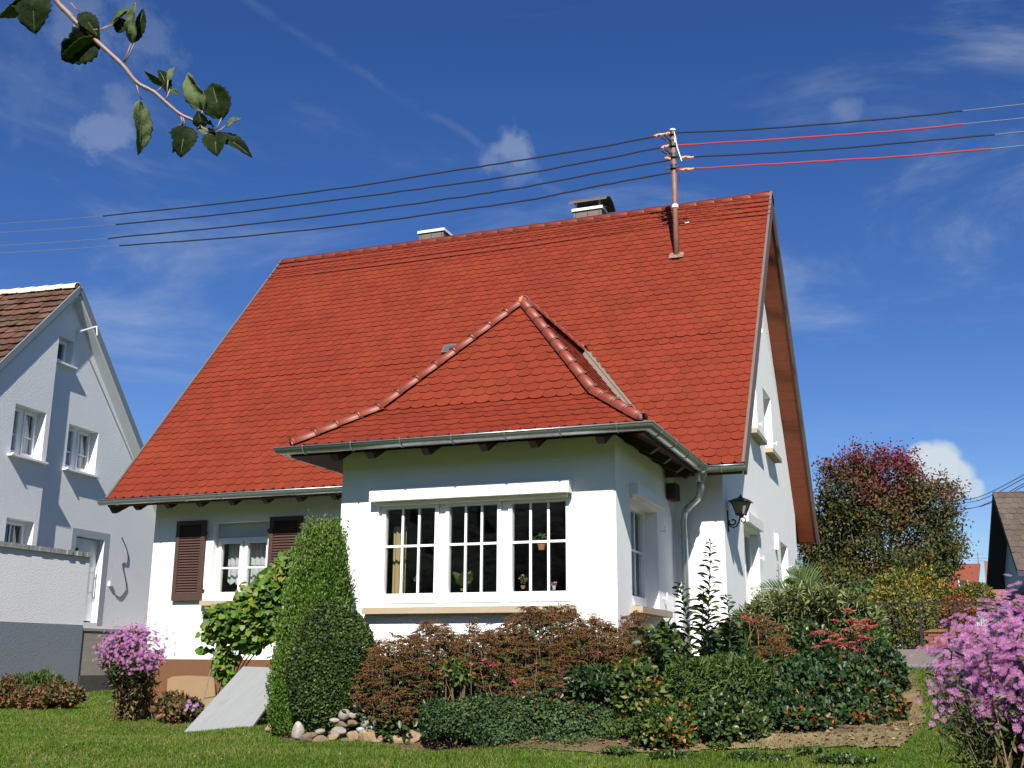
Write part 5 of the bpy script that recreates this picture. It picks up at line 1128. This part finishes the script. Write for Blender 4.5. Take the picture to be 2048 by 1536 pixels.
for u,v_,rx,rz,k in vp:
    k=int(k*1.5); c=D(u,v_,15.9); P.append(c+rdir(k)*rng.random((k,1))**.4*[rx,.28,rz])
p=np.concatenate(P); n=len(p); scatter('foliage',*VINE,p,norm(rdir(n)*.7+[.1,-.5,-.6]),norm(rdir(n)*.55+[.2,-.8,.5]),rng.uniform(.06,.115,n),M_VINE,vn)
q=MB()
for k in range(7): q.tube(smoothpts([D(462+k*2,1412,16.3),D(450+k*6,1340,16.2),D(440+k*22,1280-k*8,16.1),D(430+k*25,1245-k*14,16.0)],5),[.014]*10+[.008]*6 if False else .009,5)
q.build('cane',BARK,vn)
# ---- leaning board, hardboard
q=MB(); b0,b1=D(365,1467,13.8),D(492,1471,13.6); t0,t1=D(486,1333,15.6),D(588,1336,15.3); nb_=norm(np.cross(b1-b0,t0-b0)); nb_=nb_ if nb_[2]>0 else -nb_
q.prism([b0,b1,t1,t0],-nb_*.03); tag(q.build('cement_board',SLAB),'large grey cement board leaning over the lawn edge left of the conifer','board')
q=MB(); y_=.44; cor=[(335,1358),(345,1353),(375,1351),(420,1353),(427,1358),(429,1372),(431,1418),(338,1422),(333,1390)]
q.prism([U(u,v_,'y',y_) for u,v_ in cor],(0,.02,0)); tag(q.build('hardboard_panel',CARD),'tan hardboard panel with rounded corners standing against the brown plinth','panel')
# ---- asters
def star(np_=13,r=1.,ri_=.30,cup=.12):
    tv=[(0,0,.02)];tf=[];mi=[]
    for k in range(np_):
        a=2*math.pi*k/np_; w_=math.pi/np_*.88
        b=len(tv); tv+= [(ri_*math.cos(a-w_*.8),ri_*math.sin(a-w_*.8),0),(ri_*math.cos(a+w_*.8),ri_*math.sin(a+w_*.8),0),(r*.95*math.cos(a+w_*.55),r*.95*math.sin(a+w_*.55),cup),(r*.95*math.cos(a-w_*.55),r*.95*math.sin(a-w_*.55),cup)]; tf.append((b,b+1,b+2,b+3)); mi.append(0)
    b=len(tv); 
    for k in range(8): a=2*math.pi*k/8; tv.append((ri_*1.05*math.cos(a),ri_*1.05*math.sin(a),.03))
    tv.append((0,0,.12)); c_=len(tv)-1
    for k in range(0,8,2): tf.append((b+k,b+k+1,b+(k+2)%8,c_)); mi.append(1)
    return tv,tf,mi
def aster(label,base,dome_c,rad,nf,fs,nlv,dryn,group,nst=60,low=None,spread=.25,petals=13,seed=1,facing=(.1,-.6,.5)):
    o=plant('aster',base,label,'asters',group); base=np.array(base); dc=np.array(dome_c); rad=np.array(rad)
    tv,tf,mi=star(petals)
    # flower clusters
    nc=nf//7; d=rdir(nc*3); d=d[(d[:,2]>-.45)][:nc]; cc=dc+d*rad*(1+lump(d,seed,3,.16)-np.abs(rng.normal(0,.13,len(d))))[:,None]
    p=(cc[:,None]+rng.normal(0,fs*1.25,(len(cc),7,3))).reshape(-1,3); dn=np.repeat(d,7,0); n=len(p)
    nr=norm(dn*.8+rdir(n)*.45+np.array(facing)); ax=norm(np.cross(nr,rdir(n)))
    scatter('blossoms',tv,tf,p,ax,nr,fs*.5*rng.uniform(.75,1.15,n),[M_PET,M_EYE],o,mi=mi)
    sb_=base+rng.normal(0,1,(nst,3))*[spread,spread,0]; tpn=cc[rng.integers(0,len(cc),nst)]; stems('stem',sb_,tpn,.0045,STEMD,o,.04)
    t=rng.random(nlv)**.8; i=rng.integers(0,nst,nlv); pp=sb_[i]+(tpn[i]-sb_[i])*(.45+.55*t)[:,None]+rng.normal(0,.03,(nlv,3)); scatter('leaves',*LANCE,pp,norm(rdir(nlv)+[0,0,.3]),rdir(nlv),rng.uniform(.05,.10,nlv)*(fs/.045 if fs>.05 else 1),M_AST,o,wscale=1.3)
    i=rng.integers(0,nst,dryn); t=rng.random(dryn); pp=sb_[i]+(tpn[i]-sb_[i])*(.05+.6*t)[:,None]+rng.normal(0,.03,(dryn,3)); scatter('dry_leaves',*LANCE,pp,norm(rdir(dryn)*.8+[0,0,-.7]),rdir(dryn),rng.uniform(.06,.12,dryn),M_DRY,o,wscale=1.5)
    return o
c=G(268,1443); aster('pink-lilac aster clump standing on the lawn before the grey landing, dry below',c,D(262,1305,15.8),(.48,.38,.36),1100,.056,2200,1700,'pink aster clumps',nst=90,spread=.17,seed=3)
ra=D(2075,1400,6.3); aster('large pink-lilac aster clump filling the lower right corner of the photo',(ra[0],ra[1],gz(ra[0],ra[1])),D(2118,1378,6.3),(.66,.55,.48),4600,.047,5200,1400,'pink aster clumps',nst=170,spread=.20,seed=8)
# side spray of the right aster, reaching low to the left
sp=plant('aster',(ra[0]-.35,ra[1]-.05,gz(ra[0]-.35,ra[1])),'few aster blossoms on low stems at the left foot of the large corner clump','asters','pink aster clumps'); tv,tf,mi=star(13)
pp=np.array([D(u+rng.normal(0,4),v_+rng.normal(0,4),6.1) for u,v_ in ((1870,1400),(1880,1412),(1895,1405),(1872,1425),(1885,1440),(1865,1448),(1870,1330),(1880,1345),(1868,1360),(1905,1425),(1900,1380),(1912,1390),(1925,1385),(1943,1378),(1940,1392),(1900,1320),(1890,1305))]); n=len(pp)
nr=norm(rdir(n)*.4+[0,-.8,.4]); scatter('blossoms',tv,tf,pp,norm(np.cross(nr,rdir(n))),nr,np.full(n,.021),[M_PET,M_EYE],sp,mi=mi)
bb=np.array([ra[0]-.15,ra[1],gz(ra[0],ra[1])]); stems('stem',np.array([bb]*n),pp,.004,STEMD,sp,.03); t=rng.random((700,1)); i=rng.integers(0,n,700); scatter('leaves',*LANCE,bb+(pp[i]-bb)*t+rng.normal(0,.025,(700,3)),rdir(700),rdir(700),rng.uniform(.05,.09,700),M_AST,sp)
# ---- left border shrubs
bush('border_shrub','low rusty-leaved border shrub at the left edge before the grey terrace wall','bush',12,1392,20,.42,.35,.32,2600,.06,M_RUS,seed=61,la=.2,inner=.3,group='low shrubs before the terrace wall')
bush('border_shrub','low dark green shrub with rusty tips at the right end of the left border','bush',118,1392,20,.45,.35,.24,2600,.06,M_RUS,seed=62,la=.2,inner=.3,group='low shrubs before the terrace wall')
bush('border_shrub','small rusty-red shrub between the other two low border shrubs','bush',62,1398,19.6,.35,.3,.20,1700,.055,M_RUS,seed=63,la=.2,inner=.3,group='low shrubs before the terrace wall')
bush('border_perennial','feathery green perennial standing behind the rusty border shrubs','plant',80,1372,20.6,.50,.3,.24,1800,.11,M_NAR,tmpl=LANCE,seed=64,la=.2,inner=.4,upw=.9,group=None,ws=1.2)
bush('border_perennial','low border plant with few lilac flowers between aster and grey board','plant',358,1420,15.6,.34,.28,.20,1500,.065,M_RUS,seed=65,la=.2,inner=.35,group=None)
pp=np.array([D(u,v_,15.25) for u,v_ in ((375,1412),(382,1407),(390,1412),(386,1420),(371,1420),(395,1409),(378,1402))]); n=len(pp); nr=norm(rdir(n)*.4+[0,-.8,.4]); o=bpy.data.objects['border_perennial.001']; scatter('blossoms',tv,tf,pp,norm(np.cross(nr,rdir(n))),nr,np.full(n,.028),[mat('lilac_petal',(.30,.20,.55),.7),M_EYE],o,mi=mi)
# ---- fallen leaves on the lawn
YL=[mat('fallen_yellow_leaf',(.42,.33,.10),.8),mat('fallen_brown_leaf',(.30,.18,.09),.8)]
for i in range(34):
    u,v_=(rng.uniform(60,1100),rng.uniform(1470,1530)) if i<20 else (rng.uniform(1250,1800),rng.uniform(1485,1530)); g=G(u,v_); z=gz(g[0],g[1])+.035
    q=MB(); a=rng.uniform(0,6.28); s_=rng.uniform(.02,.035); c_,s2_=math.cos(a),math.sin(a)
    for tri in ((0,1,2,3),(0,3,4,5)): q.face([(g[0]+s_*(x*c_-y*s2_),g[1]+s_*(x*s2_+y*c_),z+s_*zz_*3) for x,y,zz_ in [LEAFR[0][k] for k in tri]])
    tag(q.build('fallen_leaf',YL[i%2]),('yellow' if i%2==0 else 'brown')+' fallen leaf lying on the '+('front lawn' if i<20 else 'bare earth before the mahonia'),'fallen leaf','fallen leaves on the ground')
# ---- grass
def grass(name,n,poly,excl,h,m_,near=True):
    xs=[p[0] for p in poly]; ys=[p[1] for p in poly]; x=rng.uniform(min(xs),max(xs),n*3); y=rng.uniform(min(ys),max(ys),n*3)
    k=inpoly(x,y,poly)
    for e in excl: k&=~(inpoly(x+rng.normal(0,.10,len(x)),y+rng.normal(0,.10,len(x)),e)&(rng.random(len(x))<(.93-.35*(np.sin(x*3.1+y*1.3)*np.sin(y*4.3-x)>.25))))
    dd=np.hypot(x-CP[0],y-CP[1]); k&=rng.random(len(x))<np.clip((11/dd)**1.6,0,1)
    x,y=x[k][:n],y[k][:n]; z=ZG(x,y); n=len(x); ds=np.hypot(x-CP[0],y-CP[1])
    ax=norm(rng.normal(0,.45,(n,3))*[1,1,0]+[0,0,1]); sz=h*rng.uniform(.5,1.2,n)*(1+.25*np.sin(x*2.1)*np.sin(y*1.7))
    w=np.clip(ds/10,.8,2)*.0045/h
    return scatter(name,[(-1,0,0),(1,0,0),(.55,.6,.10),(0,1,.3)],[(0,1,2,3)],np.stack([x,y,z],1),ax,rdir(n)*[1,1,0]+1e-4,sz,m_,None,wscale=w/sz*h)
EXC=[bed,path]
g_=grass('grass',360000,[G(*q)[:2] for q in ((-150,1640),(1820,1640))]+[(13.0,-4.2),(12.2,-4.2),(9,-3.6),(5.9,-3.0),(4.6,-.3),(.4,.3),(.3,6),(-5.0,7),(-5.6,4.0),(-6.5,2),(-4,-4)],EXC,.045,M_GRS); tag(g_,'short green lawn grass in front of the house','grass',None,'stuff')
g2=grass('grass',60000,[G(*q)[:2] for q in ((1800,1345),(1862,1338),(2100,1345),(2200,1600),(1790,1640),(1840,1500),(1850,1420))],[path],.045,M_GRS); tag(g2,'strip of lawn between the flower bed and the corner asters','grass',None,'stuff')
g3=grass('dry_grass',26000,path,[],.035,M_DRY); tag(g3,'dry trodden grass and litter along the bed edge','dry grass',None,'stuff')
n=2600; uv=np.stack([rng.uniform(1180,1850,n),rng.normal(1492,22,n)],1); P_=np.array([D(1500,1500,10.5)]*n)
a0=G(1150,1500)[:2]; xx_=rng.uniform(8.2,13.0,n); yy_=rng.uniform(-6.2,-3.0,n); k=inpoly(xx_,yy_,path)|inpoly(xx_,yy_,bed); xx_,yy_=xx_[k],yy_[k]; n=len(xx_)
lt=scatter('leaf_litter',*LEAFR,np.stack([xx_,yy_,ZG(xx_,yy_)+.03],1),rdir(n)*[1,1,.25],rdir(n)*.5+Zv,rng.uniform(.018,.05,n),mat('dead_leaf_litter',(.2,.1,.05),stops=[(0,(.06,.035,.02)),(.5,(.16,.095,.05)),(.85,(.28,.19,.10)),(1,(.35,.30,.10))],vscale=4,rough=.85)); tag(lt,'dead leaves and litter strewn over the bare earth at the bed edge','leaf litter',None,'stuff')
bush('low_shrub','low dark leafy shrub in front of the yellowing laurel','bush',1340,1462,10.4,.34,.28,.26,3000,.05,M_LAU,seed=81,inner=.3,zmin=-.6)
bush('low_shrub','low dark green shrub before the narrow-leaved plants','bush',1455,1458,10.3,.40,.28,.28,3600,.055,M_DKG,seed=82,inner=.3,zmin=-.6)
bush('mahonia','dark mahonia tuft at the front edge of the bare earth','bush',1590,1460,10.3,.42,.30,.27,3400,.058,M_MAH,seed=83,inner=.25,zmin=-.6)
bush('mahonia','low mahonia mound at the right front corner of the bed','bush',1700,1440,10.7,.34,.28,.26,2600,.056,M_MAH,seed=85,inner=.25,zmin=-.6)
bush('low_shrub','low green plant at the right foot of the cotoneaster','bush',1255,1475,10.7,.24,.22,.16,1600,.04,M_NAR,seed=84,inner=.3,zmin=-.6)
bush('leafy_shrub','tall loose green shrub between the tall stems and the mahonia','bush',1465,1320,11.9,.30,.25,.38,2600,.07,M_DKG,seed=86,inner=.35,la=.2)
# low weeds at the bed edge
for i,(u,v_,r_,rr_,lab) in enumerate(((1240,1512,.16,.12,'small green weed tuft at the bottom of the picture below the cotoneaster'),(1345,1520,.26,.16,'green weed patch at the bottom of the picture below the laurel'),(1440,1500,.14,.10,'little weed tuft at the shrub foot left of the mahonia'),(1520,1526,.30,.20,'widest green weed patch on the bare earth at the picture bottom'),(1625,1512,.18,.14,'leafy weed patch before the middle of the mahonia'),(1690,1530,.24,.18,'weed patch on the bare earth nearest the narrow lawn'))):
    c=G(u,v_); bush('weed_patch',lab,'weeds',u,v_,float((c-CP)@fw),r_,rr_,.06,int(5200*r_),.036,(M_NAR,M_DKG)[i%2],seed=70+i,inner=.3,stem=False,zmin=-.1,la=.3,group='weeds on the bare earth')
# ---- things in the windows
def inpt(u,v_,y): return U(u,v_,'y',y)
MI=MB
q=cloth(None,6.52,6.70,1.62,2.58,BY+.26,.012,3); tag(q.build('curtain',CURTY,None,True),'yellowish curtain strip inside the left sash of the bay window','curtain')
q=cloth(MF,1.9,2.76,2.45,2.92,.30,.015,9); tag(q.build('curtain',CURT,None,True),'sheer upper curtain in the window between the brown shutters','curtain')
q=cloth(MF,1.92,2.76,2.14,2.44,.29,.018,8,.05); tag(q.build('lace_curtain',CURT,None,True),'white scalloped lace curtain in the window between the brown shutters','curtain')
q=cloth(MF,3.76,4.62,2.2,2.92,.30,.015,9); tag(q.build('curtain',CURT,None,True),'sheer curtain in the window hidden behind the conifer','curtain')
q=cloth(MBS,-1.76,-.62,1.75,2.84,.30,.02,10); tag(q.build('curtain',CURT,None,True),'sheer curtain inside the side window of the bay','curtain')
PINK=mat('pink_flower',(.55,.20,.22),.7,island=.2); TERR=mat('terracotta_pot',(.45,.20,.10),.8); WPOT=mat('white_glazed_pot',(.6,.58,.5),.3)
def potplant(label,u,v_,potm,ph,pr_,leafs,ls,flm=None,nf=0,fsz=.03,hang=False,hgt=.1,upw=.8):
    c=inpt(u,v_,BY+.24); o=thing('potted_plant',c,label,'pot plant','pot plants on the bay window sill' if not hang else None)
    q=MB(); q.tube([c,c+Zv*ph*.8,c+Zv*ph],[pr_*.7,pr_,pr_*1.05],10); q.build('pot',potm,o)
    p=c+Zv*ph+rdir(leafs)*rng.random((leafs,1))*[hgt*.5,.04,hgt*.5]+Zv*hgt*.5; scatter('leaves',*LEAF,p,norm(rdir(leafs)*.6+[0,0,upw]),rdir(leafs)+[0,-1,0],np.full(leafs,ls),M_NAR,o)
    if nf: p=c+Zv*(ph+hgt)+rdir(nf)*rng.random((nf,1))**.5*[fsz,.02,fsz]; scatter('blossoms',*LEAFR,p,rdir(nf),rdir(nf)+[0,-1,0],np.full(nf,.022),flm,o)
potplant('glass vase with one pink bloom in the left bay sash',836,1180,WPOT,.06,.022,14,.05,PINK,30,.03,hgt=.09)
potplant('pink flowering pot plant left in the right bay sash',1046,1178,TERR,.04,.03,26,.05,PINK,60,.045,hgt=.08)
potplant('small white pot with pale pink flowers at the right bay sash',1108,1180,WPOT,.05,.024,8,.03,PINK,34,.03,hgt=.02)
potplant('single arching strap leaf plant in the middle bay sash',925,1182,TERR,.03,.03,5,.22,hgt=.04)
potplant('leafy hanging basket plant high in the right bay sash',1083,1100,TERR,.07,.05,90,.045,hang=True,hgt=.14,upw=-.2)
# ================================================================ apple branch near the camera
ab=thing('apple_branch',D(240,120,2.0),'apple tree twig with a dozen curled leaves hanging in from the upper left','branch')
bp=[(80,-60),(112,0),(138,28),(152,44),(175,63),(195,84),(244,129),(274,165),(307,183),(330,203),(360,228),(388,241),(402,252)]
q=MB(); P=smoothpts([D(u,v_,2.0) for u,v_ in bp],4); rr=np.linspace(.0052,.0022,len(P))*(1+.16*np.abs(np.sin(np.arange(len(P))*1.3))); q.tube(P,rr,8); q.build('twig',TWIG,ab,True)
M_APD=mat('apple_leaf_painted_shade',(.008,.016,.005),.7,col2=(.015,.027,.006),vscale=40,fine=.25,bscale=160,bump=.0012,trans=.1,spec=.08)  # near-black green paints the shaded leaf halves
M_APG=mat('apple_leaf_sunlit_face',(.075,.115,.012),.6,col2=(.05,.085,.012),vscale=50,fine=.2,bscale=160,bump=.001,trans=.3,spec=.25)  # brighter green paints the sunlit halves of the same leaves
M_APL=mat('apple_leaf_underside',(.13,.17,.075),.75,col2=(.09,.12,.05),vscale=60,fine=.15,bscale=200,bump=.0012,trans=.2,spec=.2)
def appleleaf(b,t,wd,tw,m_,fold=.35,curl=.25,pet=None,bite=0):
    b3=D(*b,2.0); t3=D(t[0],t[1],2.0+rng.uniform(-.03,.03)); ax=t3-b3; L=np.linalg.norm(ax); ax/=L; vw=-fw; sd_=norm(np.cross(ax,vw)); sd_=sd_*math.cos(tw)+vw*math.sin(tw); nn_=norm(np.cross(sd_,ax))
    nl,nw=15,6; vs=[];fs=[]; q=np.linspace(0,1,nl)
    for i,t_ in enumerate(q):
        w_=wd*.5*L*(math.sin(math.pi*t_**.78)**.75)*(1-.12*t_)
        for j in range(-nw,nw+1):
            s_=j/nw; ser=1+(.07*(1 if i%2 else -1) if abs(j)==nw else 0)
            if bite and j*bite>0 and abs(t_-.55)<.15: ser*=.72+.2*abs(t_-.55)/.15
            ww=w_*s_*ser; z=fold*abs(ww)-curl*L*(t_-.5)**2*1.2+.012*L*math.sin(t_*22+abs(s_)*5)+.03*L*math.sin(t_*7+s_*3)
            vs.append(b3+ax*L*t_+sd_*ww+nn_*z)
    m_n=2*nw+1
    for i in range(nl-1):
        for j in range(m_n-1): a=i*m_n+j; fs.append((a,a+1,a+m_n+1,a+m_n))
    me=mk('leaf',np.array(vs),np.array(fs),[m_],ab,True)
    sld=me.modifiers.new('thickness','SOLIDIFY'); sld.thickness=.0006
    vn_=MB(); vn_.tube([b3+ax*L*t_+nn_*(-curl*L*(t_-.5)**2*1.2-.0004) for t_ in np.linspace(0,1,8)],np.linspace(.0013,.0004,8),5); vn_.build('midrib',M_APL,me)
    if pet: pq=MB(); p3=D(*pet,2.0); pq.tube([p3,(p3+b3)/2+[0,0,-.003],b3],[.0014,.0011,.0011],6); pq.build('petiole',TWIG,me,True)
AL=[((196,74),(120,118),.85,.15,M_APD,(192,82),1),((196,78),(122,116),.55,1.0,M_APG,(192,84),0),((66,-14),(68,66),1.0,.1,M_APD,(90,-30),1),((62,-4),(-4,38),.42,1.0,M_APL,(85,-20),0),((160,22),(198,74),.58,.5,M_APD,(142,6),0),
((148,63),(143,91),.55,.2,M_APD,(149,46),0),((223,49),(262,16),.85,.9,M_APG,(182,60),0),((226,50),(262,50),.8,-.3,M_APD,(184,61),0),((262,88),(267,2),.42,.5,M_APL,(246,126),1),((270,84),(288,16),.34,-.6,M_APD,(250,124),0),
((326,172),(288,142),.34,.5,M_APG,(307,183),0),((338,182),(318,136),.45,-.7,M_APD,(330,202),1),((336,160),(350,132),.5,.6,M_APL,(334,190),0),((340,178),(360,190),.5,.3,M_APG,(332,200),0),((283,200),(281,310),.42,.9,M_APL,(271,162),1),((405,221),(371,143),.52,.4,M_APL,(398,246),1),
((443,236),(422,163),.78,.1,M_APD,(430,262),0),((372,250),(360,313),.85,.2,M_APD,(366,234),1),((366,248),(346,308),.34,.8,M_APL,(362,232),0),((405,256),(396,222),.95,.0,M_APD,(402,250),0),((438,264),(504,311),.38,.5,M_APD,(404,254),1),
((430,262),(432,310),.95,.1,M_APD,(404,256),0),((450,252),(481,235),.5,.7,M_APL,(432,262),0),((394,256),(440,272),.35,.4,M_APL,(400,250),0),((424,252),(420,242),.9,.4,M_APD,(428,258),0)]
for b,t,wd,tw,m_,pet,bite in AL: appleleaf(b,t,wd,tw,m_,pet=pet,bite=bite)
